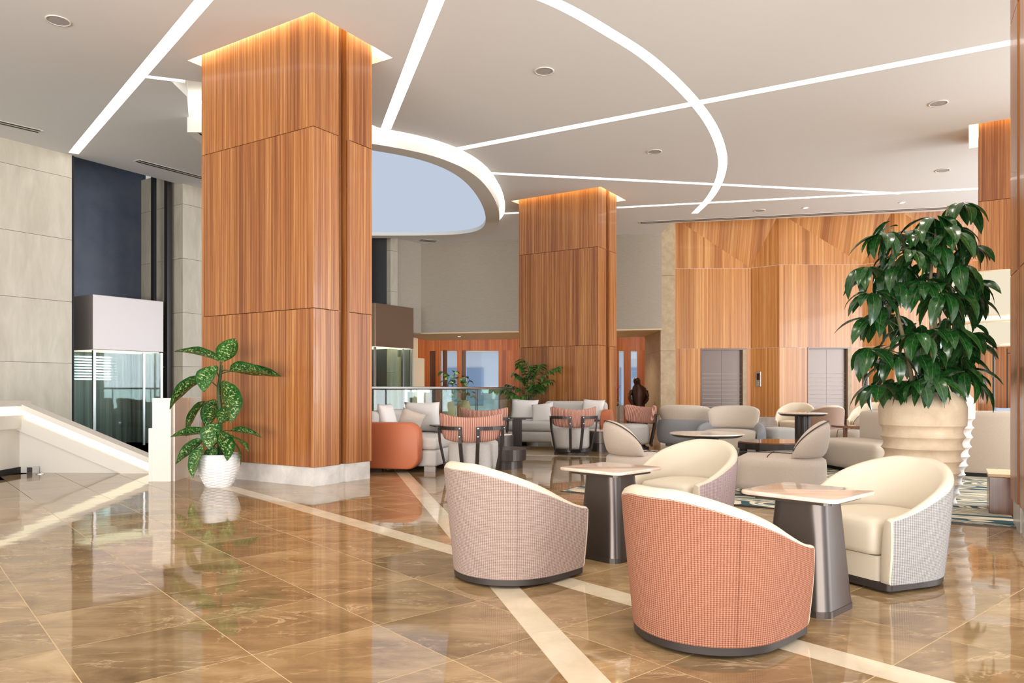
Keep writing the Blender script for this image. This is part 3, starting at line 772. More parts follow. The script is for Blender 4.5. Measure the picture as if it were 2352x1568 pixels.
for k, (a, b, z0) in enumerate(((1012, 1050, 0.16), (1061, 1145, 0.16), (1421, 1433, 0.55), (1448, 1464, 0.55))):
    wt = thing('window_%d' % (k+1), ['narrow rear hall window left of the orange post', 'wide rear hall window seen over the glass railing', 'thin rear hall window strip right of the middle pillar', 'slim rear hall window beside the bronze sculpture'][k], 'window', (gx(a, YB), YB, 0), 0, None, 'structure')
    w = gx(b, YB)-gx(a, YB)
    obj('pane', box(0.0, w, 0.05, 0.06, z0, 2.44), M['winglass'], wt)
    obj('window_frame', box(0, 0.03, 0.03, 0.09, z0, 2.44), M['plaster'], wt); obj('window_frame', box(0.03, w, 0.03, 0.09, 2.39, 2.44), M['plaster'], wt)
# pale building across the street, outside the windows
t = thing('opposite_building', 'pale blue building outside, seen through the rear windows', 'building', (0, 31, 0))
obj('facade', box(-9, 12, 0, 0.3, -3, 2.9), mat('outside_wall', S(224, 236, 250), 0.8), t)
obj('cornice', box(-9, 12, -0.3, 0.3, 2.9, 3.25), M['plaster'], t)
for x in (-2.9, -1.9, 3.9, 4.9): 
    obj('facade_window', box(x, x+0.7, -0.04, 0.02, 0.4, 2.0), mat('outside_glass', S(150, 178, 212), 0.2), t)
    obj('facade_sill', box(x-0.05, x+0.75, -0.08, 0.02, 0.3, 0.4), M['plaster'], t)
# side returns so the rear hall is closed
tag(obj('wall_hall', box(-7.2, -7.0, 19, 25.5, -4, 5), M['cream']), 'cream side wall of the rear hall', 'wall', kind='structure')

# ---- stair balustrade with light slot, stepped low wall, glass railing
t = thing('stair_balustrade', 'white sloping stair balustrade with a glowing light slot', 'balustrade', (-6.57, 9.77, 0))
def topz(x): return 0.955 if x <= -6.57 else 0.955-0.4195*(x+6.57)
def slope_piece(name, m, y0, y1, o0, o1, x0=-6.57, x1=-4.40):
    """o0/o1 lower and upper offsets below the top line; None = floor"""
    bm = B(); ring = []
    for x in (x0, x1):
        z1 = topz(x)+o1; z0 = (topz(x)+o0) if o0 is not None else -0.3
        if z0 > z1-0.002: z0 = z1-0.002
        ring.append([(x+6.57, y-9.77, z) for y, z in ((y0, z0), (y1, z0), (y1, z1), (y0, z1))])
    loft(ring, True, True, True, bm); obj(name, bm, M[m], t)
slope_piece('upper_lip', 'plaster', 9.68, 9.90, -0.07, 0)
slope_piece('light_slot', 'led_stair', 9.735, 9.75, -0.19, -0.07)
slope_piece('slot_back', 'plaster', 9.751, 9.88, -0.19, -0.07)
slope_piece('lower_lip', 'plaster', 9.68, 9.90, -0.36, -0.19)
slope_piece('wall_face', 'plaster', 9.74, 9.90, None, -0.36)
F = Matrix.Translation((0, 0, 0))
def ret_piece(name, m, x0, x1, z0, z1):
    # return towards the camera along the left edge of the view
    a, b = Vector((-6.57, 9.90)), Vector((-6.12, 4.0)); d = (b-a).normalized(); nrm = Vector((-d.y, d.x))
    p = [a+nrm*x0, b+nrm*x0, b+nrm*x1, a+nrm*x1]
    obj(name, prism([(q.x+6.57, q.y-9.77) for q in p], z0, z1), M[m], t)
ret_piece('upper_lip', 'plaster', -0.1, 0.10, 0.885, 0.955); ret_piece('light_slot', 'led_stair', 0.03, 0.045, 0.765, 0.885); ret_piece('slot_back', 'plaster', -0.1, 0.029, 0.765, 0.885)
ret_piece('lower_lip', 'plaster', -0.1, 0.10, 0.595, 0.765); ret_piece('wall_face', 'plaster', -0.1, 0.04, 0.08, 0.595); ret_piece('toe_recess', 'black', -0.1, 0.055, 0.0, 0.08)
obj('toe_cap', box(0.26, 0.33, -0.20, -0.06, 0.0, 0.09), M['chrome'], t)
t = thing('floor_uplight', 'tiny round uplight set in floor by the stair balustrade', 'light', (fl(93, 1089).x, fl(93, 1089).y, 0))
obj('rim', lathe([(0.0, 0.0), (0.05, 0.0), (0.05, 0.004), (0, 0.004)], 16), M['steel'], t); obj('lens', lathe([(0, 0.0041), (0.035, 0.0041), (0.035, 0.006), (0, 0.006)], 16), M['led_stair'], t)

t = thing('low_wall', 'stepped white low wall between stair balustrade and white planter', 'low wall', (-4.20, 9.0, 0))
path = [(-4.34, 8.80), (-4.07, 8.80)]
obj('step_block', box(-0.15, -0.105, -0.20, 1.0, 0, 0.64, 0.004, 1), M['plaster'], t)
obj('front_slab', box(-0.105, 0.12, -0.20, -0.08, 0, 1.0, 0.004, 1), M['plaster'], t)
cp = catmull([(0.12, -0.14), (0.10, 0.10), (0.10, 0.30), (0.15, 0.46), (0.24, 0.56)], 5)
pl = [(p.x+0.0, p.y) for p in offset_path(cp, 0.06)]+[(p.x, p.y) for p in reversed(offset_path(cp, -0.02))]
obj('curved_slab', prism(pl, 0, 1.0), M['plaster'], t)
obj('seam', box(0.106, 0.1265, 0.275, 0.281, 0.0, 1.0), M['grout'], t)

t = thing('glass_railing', 'curved glass railing with steel handrail round the stair void', 'railing', (-2.3, 12.0, 0))
RL = [p-Vector((-2.3, 12.0)) for p in offset_path(RAIL, -0.12)]
obj('handrail', tube([(p.x, p.y, 1.125) for p in RL], 0.026, 10), M['steel'], t, True)
acc = 0; idx = [0]
for i in range(1, len(RL)):
    acc += (RL[i]-RL[i-1]).length
    if acc > 0.95: idx.append(i); acc = 0
if idx[-1] != len(RL)-1: idx.append(len(RL)-1)
for a, b in zip(idx, idx[1:]):
    seg = RL[a:b+1]
    q = offset_path(seg, 0.006)+list(reversed(offset_path(seg, -0.006)))
    obj('glass_panel', prism([(p.x, p.y) for p in q], 0.02, 1.095), M['glass'], t)
for a in idx:
    p = RL[a]; obj('post', box(p.x-0.008, p.x+0.008, p.y-0.012, p.y+0.012, 0.0, 1.10), M['darkmetal'] if a else M['steel'], t)
obj('kerb', barpath([(p.x, p.y, 0.01) for p in RL], 0.05, 0.04), M['steel'], t)

# ---- ceiling fittings
def ceil_pt(px, py): Y = (ZC-CAMZ)*FPX/(HOR-py); return (gx(px, Y), Y, ZC)
for (px, py), lab in zip([(134, 47), (1250, 163), (1503, 348), (2155, 237), (2165, 391), (1745, 483)],
    ['round ceiling speaker at the far upper left', 'round ceiling speaker inside the light arc, nearest the camera', 'round ceiling speaker between diagonal strip and rear strip', 'round ceiling speaker at right, nearer the camera', 'round ceiling speaker at right, nearer the lift wall', 'small round ceiling speaker before the lift wall']):
    t = thing('ceiling_speaker', lab, 'speaker', ceil_pt(px, py), 0, 'ceiling speakers')
    obj('rim', lathe([(0.115, 0), (0.13, -0.003), (0.13, -0.009), (0.112, -0.011), (0.112, -0.004)], 28, cap=False), M['plaster'], t, True)
    obj('grille', lathe([(0.0, -0.008), (0.112, -0.0065), (0.112, -0.0005), (0, -0.0005)], 28), mat('speaker_grille', S(176, 172, 170), 0.6), t)
SPOTS = [((6.79, 17.02), 'ceiling downlight before the lift wall, left of pair'), ((8.77, 16.54), 'ceiling downlight before the lift wall, right of pair, above the plant')]
EXTRA = [(1.6, 3.6), (0.4, 5.6), (3.4, 5.6), (-2.2, 5.2), (4.8, 7.4), (1.0, 1.6), (-3.6, 3.0)]
for k, ((x, y), lab) in enumerate(SPOTS+[((x, y), 'ceiling downlight above the frame, number from front') for x, y in EXTRA]):
    if k >= len(SPOTS): lab = 'small recessed ceiling downlight outside the picture'
    t = thing('ceiling_downlight', lab, 'downlight', (x, y, ZC), 0, 'ceiling downlights')
    obj('trim_ring', lathe([(0.05, 0), (0.075, -0.002), (0.075, -0.008), (0.05, -0.010)], 20, cap=False), M['plaster'], t)
    obj('lens', lathe([(0, -0.006), (0.05, -0.006), (0.05, -0.001), (0, -0.001)], 20), M['downlens'], t)
    d = bpy.data.lights.new('downlight_beam', 'SPOT'); d.energy = 125 if k >= 2 else 330; d.spot_size = math.radians(95); d.spot_blend = 0.8; d.shadow_soft_size = 0.07; d.color = (1.0, 0.90, 0.76)
    lo = bpy.data.objects.new('downlight_beam', d); link(lo, t); lo.location = (0, 0, -0.03)
def slot_vent(p0, p1, lab, w=0.12):
    a, b = Vector(p0[:2]), Vector(p1[:2]); d = b-a; L0 = d.length
    t = thing('slot_diffuser', lab, 'air vent', (a.x, a.y, ZC), math.atan2(d.y, d.x), 'linear slot diffusers')
    obj('frame', box(0, L0, -w/2, w/2, -0.006, -0.0005), M['plaster'], t)
    for y in (-w*0.28, w*0.22): obj('slot', box(0.03, L0-0.03, y-w*0.13, y+w*0.13, -0.0075, -0.0062), M['black'], t)
slot_vent(ceil_pt(-60, 267), ceil_pt(95, 303), 'dark twin-slot air vent at the left picture edge', 0.20)
slot_vent(ceil_pt(312, 368), ceil_pt(520, 423), 'dark twin-slot air vent left of the big pillar', 0.20)
slot_vent(ceil_pt(962, 551), ceil_pt(1004, 554), 'short dark air vent behind the drum', 0.30)
slot_vent(ceil_pt(1468, 511.5), ceil_pt(2246, 474), 'very long twin-slot air vent along the lift wall ceiling edge', 0.24)
# unseen light added above the lift lobby ceiling edge to wash the wall
t = thing('cove_light', 'hidden cove light above the ceiling edge washing the lift wall', 'cove light', (3.6, 19.05, 5.6))
obj('led_tape', barpath([(0.2, 0.0, 0.55), (12, -2.46, 0.55)], 0.03, 0.03), M['led_cove'], t)

# ---- rear hall ceiling; lamps added here and under the bulkhead to brighten the hall
tag(obj('ceiling', box(-7, 6.5, 23.2, 25.6, 3.20, 3.30), M['ceiling']), 'low ceiling of the rear hall', 'ceiling', kind='structure')
t = thing('hall_light', 'hidden light strip along the rear hall ceiling edge', 'light strip', (-6.0, 24.3, 3.18))
obj('diffuser', box(0, 11.5, -0.12, 0.12, -0.02, 0.0), M['led_cove'], t)
for k, (x, y) in enumerate(((-1.6, 22.3), (0.6, 21.9), (2.9, 21.3))):
    t = thing('soffit_downlight', ['downlight in the cream soffit, left of three', 'downlight in the cream soffit, middle of three', 'downlight in the cream soffit, right of three'][k], 'downlight', (x, y, 2.70), 0, 'soffit downlights')
    obj('trim_ring', lathe([(0.045, 0), (0.06, -0.002), (0.06, -0.007), (0.045, -0.008)], 18, cap=False), M['plaster'], t)
    obj('lens', lathe([(0, -0.006), (0.045, -0.006), (0.045, -0.001), (0, -0.001)], 18), M['downlens'], t)
    d = bpy.data.lights.new('downlight_beam', 'SPOT'); d.energy = 110; d.spot_size = math.radians(130); d.spot_blend = 0.8; d.shadow_soft_size = 0.08; d.color = (1.0, 0.86, 0.66)
    lo = bpy.data.objects.new('downlight_beam', d); link(lo, t); lo.location = (0, 0, -0.03)
# ================================================================ FURNITURE
def add_uv_cyl(o, k=1.0):
    """u = angle round the local z axis, in metres at radius .38; v = height"""
    me = o.data; uv = me.uv_layers.new(name='UVMap')
    for lp in me.loops:
        c = me.vertices[lp.vertex_index].co
        uv.data[lp.index].uv = (math.atan2(c.x, -c.y)*0.38*k, c.z)
# ---- rug
rot = math.radians(-31)
t = thing('area_rug', 'teal and cream swirl patterned rug under the lounge seating', 'rug', (0.55, 7.95, 0), rot)
rg = obj('pile', box(0, 4.05, 0, 6.0, 0.0, 0.012), M['rug'], t)
obj('edge_binding', box(-0.02, 4.07, -0.02, 0.0, 0.0, 0.010), M['darkbase'], t)

# ---- tub chairs
def smooth(c): c = max(0, min(1, c)); return c*c*(3-2*c)
def tub_chair(name, lab, loc, face, weave, R=0.368, H=0.655, group='tub chairs with cream leather lining'):
    t = thing(name, lab, 'armchair', (loc[0], loc[1], loc[2] if len(loc) > 2 else 0), face_rz(*face), group)
    n = 56; yf = 0.33; HA = 0.40
    def plan(s):
        a = abs(s)
        if a <= 0.62: th = s/0.62*PI/2; return Vector((R*math.sin(th), -R*math.cos(th))), Vector((math.sin(th), -math.cos(th)))
        q = (a-0.62)/0.38; sx = math.copysign(1, s)
        return Vector((sx*(R-0.045*q*q), q*yf)), Vector((sx, 0.12*q)).normalized()
    def zr(s): c = max(0, (abs(s)-0.12)/0.88); return HA+(H-HA)*(1-(0.55*smooth(c)+0.45*c))
    # woven outer shell
    rows = []
    nv = 12
    for j in range(nv+1):
        v = j/nv; row = []
        for i in range(n+1):
            s = -1+2*i/n; p, nn = plan(s); z = 0.05+(zr(s)-0.05)*v
            k = 0.925+0.075*math.sin(min(1, v*1.15)*PI/2)
            back = 1-smooth(abs(s)/0.9)
            q = p*k+nn*(0.035*back*v*v)
            if p.y > 0: q.y = p.y*(0.96+0.04*v)
            row.append((q.x, q.y, z))
        rows.append(row)
    shell = obj('outer_shell', loft(rows, False, False, False), weave, t, True); add_uv_cyl(shell)
    # leather rim and inner lining, closed at the arm fronts
    prof = [(0.0, -0.004), (0.004, 0.014), (0.014, 0.029), (0.034, 0.038), (0.058, 0.034), (0.080, 0.012), (0.098, -0.03), (0.112, -0.09), (0.124, -0.17), (0.130, -0.30)]
    secs = []
    for i in range(n+1):
        s = -1+2*i/n; p, nn = plan(s); z = zr(s); back = 1-smooth(abs(s)/0.9)
        o0 = p+nn*(0.035*back); sec = []
        thin = 0.62+0.38*back+0.0
        for dd, dz in prof:
            zz = z+(dz*(0.30+0.70*smooth((1-abs(s))/0.55)) if dz > 0 else dz); zz = max(zz, 0.06) if dz > -0.2 else max(0.06, min(zz, 0.30))
            q = o0-nn*(dd*thin+ (0.03*back if dd > 0.1 else 0))
            sec.append((q.x, q.y, zz))
        secs.append(sec)
    bm = loft(secs, False, False, False)
    for i, sg in ((0, 1), (n, -1)):
        col = [(r[i][0], r[i][1], r[i][2]) for r in rows]           # bottom to top of the outer edge
        inn = [p for p in secs[i]]
        low = (inn[-1][0], inn[-1][1], 0.055)
        poly = col+inn[1:]+[low]
        bulge = [(x, y+0.012, z) for x, y, z in poly]
        cxx = sum(p[0] for p in bulge)/len(bulge); czz = sum(p[2] for p in bulge)/len(bulge)
        a = [bm.verts.new(p) for p in poly]; b = [bm.verts.new((cxx+(p[0]-cxx)*0.8, p[1], czz+(p[2]-czz)*0.93)) for p in bulge]
        for k in range(len(a)):
            k2 = (k+1) % len(a); bm.faces.new([a[k], a[k2], b[k2], b[k]])
        bm.faces.new(b)
    obj('leather_lining', bm, M['leather'], t, True, 50)
    ri = R-0.115
    cu = obj('seat_cushion', cushion(dshape(ri, yf+0.005, 20, 0.06, 0.03), [(0.95, 0.195), (0.99, 0.20), (1.0, 0.225), (1.0, 0.335), (0.985, 0.365), (0.94, 0.385), (0.7, 0.398), (0.3, 0.402)]), M['leather'], t, True)
    obj('front_panel', cushion(dshape(ri+0.01, yf-0.012, 20, 0.03, 0.03), [(1, 0.055), (1, 0.192)]), M['leather'], t, True, 40)
    obj('base', cushion(dshape(R*0.915, yf-0.002, 24, 0.03, 0.035), [(0.985, 0.012), (1, 0.016), (1, 0.052)]), M['darkbase'], t, True, 40)
    obj('glide', lathe([(0.25, 0), (0.25, 0.012)], 20), M['black'], t)
    for s in (-0.40, 0.40):
        i = round((s+1)/2*n); pts = [Vector(r[i]) for r in rows]; pts = [q+Vector((q.x, q.y, 0)).normalized()*0.0012 for q in pts]
        obj('seam', tube(pts, 0.0024, 5), weave, shell)
    return t
CH = {}
tub_chair('tub_chair', 'orange woven tub chair in the front, back turned to the camera', (0.895, 3.35), (0.80, 0.60), M['weave_or'])
tub_chair('tub_chair', 'taupe woven tub chair left of the side tables, back turned', (-0.01, 4.42), (0.78, 0.63), M['weave_tp'])
tub_chair('tub_chair', 'cream leather tub chair with lilac-grey woven outside, behind the left side table', (1.39, 5.85), (-0.72, -0.69), M['weave_li'])
tub_chair('tub_chair', 'cream leather tub chair with pale grey woven outside, in front of the big planter', (2.18, 4.38), (-0.88, -0.47), M['weave_gr'])
tub_chair('tub_chair', 'distant cream tub chair beyond the tall round table, seat open to the left', (6.42, 16.7), (-0.55, -0.83), M['weave_br'], 0.41, 0.76)
tub_chair('tub_chair', 'distant taupe tub chair right of the tall round table, back turned', (6.45, 15.3), (-0.1, 0.99), M['weave_br'], 0.41, 0.74)
tub_chair('tub_chair', 'distant cream tub chair left of the big planter, before the second lift door', (8.25, 17.0), (-0.75, -0.66), M['weave_br'], 0.41, 0.76)

# ---- square marble side tables on tapered bronze pedestals
def side_table(lab, loc, deg):
    t = thing('side_table', lab, 'side table', (loc[0], loc[1], 0), math.radians(deg), 'square marble side tables')
    obj('table_top', loft([[(x*s, y*s, z) for x, y in rrect(0.50, 0.50, 0.045)] for s, z in ((0.955, 0.570), (0.99, 0.573), (1, 0.580), (1, 0.586), (0.992, 0.591), (0.97, 0.592))]), M['marbletop'], t, True, 50)
    obj('support_plate', prism(rrect(0.40, 0.40, 0.04), 0.552, 0.570), M['bronze'], t)
    prof = [(0.345, 0.03), (0.334, 0.10), (0.313, 0.24), (0.292, 0.38), (0.274, 0.50), (0.268, 0.552)]
    obj('pedestal', loft([[(x, y, z) for x, y in rrect(w, w, 0.07)] for w, z in prof]), M['bronze'], t, True, 50)
    obj('foot_plate', prism(rrect(0.352, 0.352, 0.07), 0.0, 0.03), M['bronze'], t)
side_table('square marble-topped side table between orange and pale grey tub chairs', (1.515, 3.77), 43)
side_table('square marble-topped side table beside the taupe tub chair', (0.655, 4.89), 45)

# ---- slipper chairs
def slipper_chair(lab, loc, face, sc=1.0, m='boucle'):
    t = thing('slipper_chair', lab, 'lounge chair', (loc[0], loc[1], 0), face_rz(*face), 'round slipper chairs with dark piping')
    t.scale = (sc, sc, sc)
    seat = obj('seat', cushion(dshape(0.43, 0.44, 24, 0.22), soft_prof(0.05, 0.41, 0.10, 0.86, 0.012)), M[m], t, True)
    obj('plinth', cushion(dshape(0.38, 0.38, 20, 0.2), [(1, 0.0), (1, 0.055)]), M['darkbase'], t)
    pf = lambda s: 0.40; ph = lambda s: 0.43+0.34*(1-abs(s)**2.4)**0.7
    bk = obj('backrest', pad(math.radians(-70), math.radians(70), 0.36, pf, ph, 0.15, 26, 16, 0.12, 0.25), M[m], t, True)
    pts = []
    for i in range(25):
        s = -0.97+1.94*i/24; a = math.radians(70)*s; z = ph(s)
        r = 0.36+0.12*(z-0.40)+0.045*(1-abs(s)**4); pts.append((r*math.sin(a), -r*math.cos(a), z-0.006))
    obj('piping', tube(pts, 0.006, 6), M['piping'], bk)
    obj('piping', tube([(0, -0.25+0.67*i/12, 0.424+0.006*math.sin(i/12*PI)) for i in range(13)]+[(0, 0.437, 0.37), (0, 0.445, 0.28), (0, 0.444, 0.10)], 0.005, 6), M['piping'], seat)
    obj('piping', tube([(-0.42+0.84*i/12, 0.10, 0.422-0.06*abs(-1+2*i/12)**8) for i in range(13)], 0.005, 6), M['piping'], seat)
    return t
slipper_chair('greige round-backed slipper chair with dark piping, seat pointing left, between the tub chairs', (2.84, 7.75), (-0.90, 0.44), 1.02)
slipper_chair('greige round-backed slipper chair with dark piping, back at left, behind the left side table', (1.46, 8.05), (0.97, 0.15), 1.0)
slipper_chair('pale slipper chair with piped round back behind the dark cushion sofa', (5.95, 12.6), (-0.85, -0.2), 1.0, 'boucle_lt')

# ---- round tables
def fluted(bm, r, z0, z1, n=24):
    pts = []
    for i in range(n*4):
        a = 2*PI*i/(n*4); rr = r*(1-0.05*(0.5+0.5*math.cos(n*a))); pts.append((rr*math.cos(a), rr*math.sin(a)))
    return prism(pts, z0, z1, bm)
def round_table(lab, loc, r, h, rb, top='marbletop'):
    t = thing('round_table', lab, 'table', (loc[0], loc[1], 0), 0, 'round tables on fluted pedestals')
    obj('table_top', lathe([(r*0.97, h-0.018), (r, h-0.012), (r, h-0.004), (r*0.985, h), (0.001, h)], 48), M[top], t)
    obj('top_frame', lathe([(r*0.84, h-0.05), (r*0.93, h-0.035), (r*0.95, h-0.018), (0.01, h-0.018)], 48), M['darkmetal'], t)
    obj('pedestal', fluted(None, rb, 0.02, h-0.05), M['darkmetal'], t)
    obj('foot_plate', lathe([(rb*1.6, 0), (rb*1.6, 0.014), (rb, 0.02)], 36), M['darkmetal'], t)
    return t
round_table('wide round marble table on fluted dark pedestal before the grey armchair', (2.48, 9.37), 0.465, 0.55, 0.147)
round_table('tall small round table on dark fluted pedestal by the distant tub chairs', (4.60, 11.65), 0.37, 0.735, 0.115)
t = thing('coffee_table', 'low dark oval coffee table with glossy brown top', 'coffee table', (3.72, 10.25, 0), 0.2)
def oval(a, b, n=48): return [(a*math.copysign(abs(math.cos(2*PI*i/n))**0.85, math.cos(2*PI*i/n)), b*math.copysign(abs(math.sin(2*PI*i/n))**0.85, math.sin(2*PI*i/n))) for i in range(n)]
obj('table_top', prism(oval(0.55, 0.42), 0.365, 0.385), M['browntop'], t)
obj('apron', prism(oval(0.56, 0.43), 0.29, 0.364), M['darkmetal'], t)
for x, y in ((-0.42, -0.22), (0.42, -0.22), (-0.42, 0.22), (0.42, 0.22)):
    obj('leg', prism(rrect(0.10, 0.09, 0.035, 5, x, y), 0, 0.29), M['darkmetal'], t)
obj('lower_shelf', prism(oval(0.38, 0.26), 0.08, 0.11), M['darkmetal'], t)
t = thing('side_table', 'small brown side table beside the dark cushion', 'side table', (5.35, 11.7, 0), 0)
obj('table_top', prism(rrect(0.46, 0.40, 0.12, 6), 0.50, 0.53), M['browntop'], t)
obj('stem', prism(rrect(0.06, 0.05, 0.015, 4, -0.05, 0), 0.02, 0.50), M['wood_brown'], t)
obj('foot_plate', prism(rrect(0.36, 0.30, 0.1, 6), 0, 0.02), M['wood_brown'], t)

# ---- grey lounge armchairs with cream back cushions
def lounge_armchair(lab, loc, face, w=0.5, h=0.50):
    t = thing('lounge_armchair', lab, 'armchair', (loc[0], loc[1], 0), face_rz(*face), 'grey lounge armchairs with cream backs')
    R = w
    z1 = lambda s: 0.30+(h-0.30)*(1-abs(s)**3.2)+0.04
    obj('arm_shell', pad(math.radians(-112), math.radians(112), R, lambda s: 0.09, lambda s: 0.58-0.20*abs(s)**2.2, 0.17, 36, 16, 0.03, 0.10), M['greyfab'], t, True)
    obj('seat', cushion(dshape(R-0.06, 0.42, 24, 0.16), soft_prof(0.10, 0.41, 0.08, 0.9, 0.015)), M['boucle_lt'], t, True)
    obj('base', cushion(dshape(R-0.08, 0.38, 24, 0.12), [(1, 0.03), (1, 0.11)]), M['greyfab'], t, True, 40)
    obj('back_cushion', pad(math.radians(-58), math.radians(58), R-0.05, lambda s: 0.42, lambda s: 0.82-0.07*abs(s)**3, 0.17, 22, 16, 0.22, 0.2), M['boucle_lt'], t, True)
    for x, y in ((-0.3, 0.2), (0.3, 0.2), (-0.25, -0.3), (0.25, -0.3)): obj('leg', lathe([(0.02, 0), (0.02, 0.04)], 10, x, y), M['black'], t)
lounge_armchair('grey lounge armchair with cream back, turned away, behind the round marble table', (3.42, 13.95), (0.55, 0.83), 0.58, 0.46)
lounge_armchair('grey lounge armchair with cream back facing the camera, before the first lift door', (3.72, 12.55), (-0.45, -0.89), 0.50, 0.5)
t = thing('pouf', 'pale grey upholstered pouf right of the cream-backed armchair', 'pouf', (4.62, 12.75, 0), 0.2)
obj('body', cushion(rrect(0.46, 0.5, 0.10), soft_prof(0.03, 0.44, 0.06, 0.92, 0.01)), M['sofa'], t, True); obj('plinth', prism(rrect(0.40, 0.44, 0.08), 0, 0.035), M['black'], t)

# ---- pink ribbed swivel chairs with dark frames
def frame_chair(lab, loc, face):
    t = thing('swivel_chair', lab, 'armchair', (loc[0], loc[1], 0), face_rz(*face), 'pink ribbed swivel chairs with dark frames')
    obj('seat', cushion(dshape(0.31, 0.36, 24, 0.14), soft_prof(0.085, 0.45, 0.06, 0.9, 0.012)), M['sofa'], t, True)
    obj('swivel_base', lathe([(0.30, 0.0), (0.30, 0.03), (0.24, 0.05), (0.22, 0.085)], 32), M['darkbase'], t)
    zt = lambda s: 0.765+0.075*abs(s)**2.0; zb = lambda s: 0.455+0.03*s*s
    bk = obj('backrest', pad(math.radians(-72), math.radians(72), 0.36, zb, zt, 0.10, 30, 16, 0.16, 0.1), M['pinkrib'], t, True)
    for sg in (-1, 1):
        a0, a1 = math.radians(62)*sg, math.radians(14)*sg
        def P(a, r, z): return (r*math.sin(a), -r*math.cos(a), z)
        r1, r0 = 0.455, 0.345; zt0 = 0.63
        fr = [P(a0, r1, zt0)]+[P(a0+(a1-a0)*k/6, r1-0.0, zt0) for k in range(1, 7)]
        fm = obj('frame', barpath(fr, 0.018, 0.045), M['darkmetal'], t)
        for a in (a0, a1):
            obj('frame_post', barpath([P(a, r1, zt0+0.02), P(a, r1-0.015, 0.45), P(a, r0+0.01, 0.07)], 0.045, 0.02, (math.sin(a), -math.cos(a), 0.0)), M['darkmetal'], fm)
        lo = [P(a0+(a1-a0)*k/6, r0+0.01, 0.07) for k in range(7)]
        obj('frame_foot', barpath(lo, 0.02, 0.05), M['darkmetal'], fm)
        for a, z in ((a0, zt0), (a1, zt0), (a1, 0.53)):
            b = obj('bolt', lathe([(0.012, 0), (0.012, 0.008), (0.004, 0.011)], 10), M['steel'], fm)
            n = Vector((math.sin(a), -math.cos(a), 0)); b.matrix_local = Matrix.Translation(Vector(P(a, r1+0.010, z))) @ n.to_track_quat('Z', 'Y').to_matrix().to_4x4()
    return t
frame_chair('pink ribbed swivel chair with dark frame, back turned, behind the taupe tub chair', (-0.50, 9.35), (0.05, 1.0))
frame_chair('pink ribbed swivel chair half hidden behind the front pink chair', (-0.44, 12.2), (0.10, 1.0))
frame_chair('pink ribbed swivel chair with dark frame, back turned, in front of the middle pillar', (1.03, 12.75), (-0.12, 1.0))
frame_chair('pink ribbed swivel chair in three-quarter view near the stone pilaster', (2.26, 13.75), (-0.85, -0.52))

# ---- sofas
def soft_box(name, x0, x1, y0, y1, z0, z1, m, parent, bev=0.05, lean=None):
    o = obj(name, box(x0, x1, y0, y1, z0, z1, bev, 4), m, parent, True, 60); return o
def put_pillow(lab, base, loc, rot, w=0.48, h=0.44, t=0.16, m='cushion', group='scatter cushions'):
    o = obj('cushion', pillow(w, h, t), M[m], None, True); tag(o, lab, 'cushion', group)
    o.matrix_world = base @ Matrix.Translation(loc) @ Matrix.Rotation(rot[2], 4, 'Z') @ Matrix.Rotation(rot[0], 4, 'X') @ Matrix.Rotation(rot[1], 4, 'Y')
    return o
# left sofa: tan leather end panel towards the camera
a = math.radians(-12)
t = thing('sofa', 'grey sofa with rounded tan leather end panel beside the big pillar', 'sofa', (-1.60, 9.85, 0), a, 'grey sofas with tan leather ends')
bmx = B(); pr = [(x-0.05, z) for x, z in rrect(0.96, 0.62, 0.17, 8)]
loft([[(x*s-0.03, y, 0.355+z*s) for x, z in pr] for y, s in ((-0.09, 0.93), (-0.085, 0.97), (-0.06, 1.0), (0.06, 1.0), (0.085, 0.97), (0.09, 0.93))], True, True, True, bmx)
obj('leather_end', bmx, M['leather_or'], t, True, 50)
soft_box('seat_base', -0.42, 0.58, 0.09, 1.55, 0.07, 0.29, M['sofa'], t, 0.05); soft_box('seat_cushion', -0.30, 0.58, 0.095, 1.54, 0.292, 0.46, M['sofa'], t, 0.06)
soft_box('back_cushion', -0.56, -0.30, 0.095, 1.55, 0.30, 0.80, M['sofa'], t, 0.08)
soft_box('chaise_base', 0.05, 0.58, 1.56, 2.0, 0.07, 0.29, M['sofa'], t, 0.05); soft_box('chaise_cushion', 0.05, 0.58, 1.56, 2.0, 0.292, 0.455, M['sofa'], t, 0.06)
for x, y in ((-0.3, 0.0), (0.40, 0.16), (0.45, 1.4), (-0.3, 1.4), (0.35, 1.9)): obj('leg', box(x, x+0.16, y-0.03, y+0.03, 0, 0.07), M['bronze'] if y < 1 else M['black'], t)
SB = Matrix.Translation((-1.60, 9.85, 0)) @ Matrix.Rotation(a, 4, 'Z')
put_pillow('large pale back cushion on the left sofa, farthest along', SB, (-0.02, 1.30, 0.68), (0.18, 0, 0), 0.56, 0.48, 0.18)
put_pillow('pale cushion leaning on the left sofa back, nearest the pillar', SB, (-0.26, 0.50, 0.68), (-0.25, 0, PI/2), 0.5, 0.46, 0.16)
put_pillow('small taupe cushion with a folded corner on the left sofa', SB, (-0.03, 0.78, 0.63), (0.25, 0.35, 0.5), 0.36, 0.36, 0.14, 'boucle')
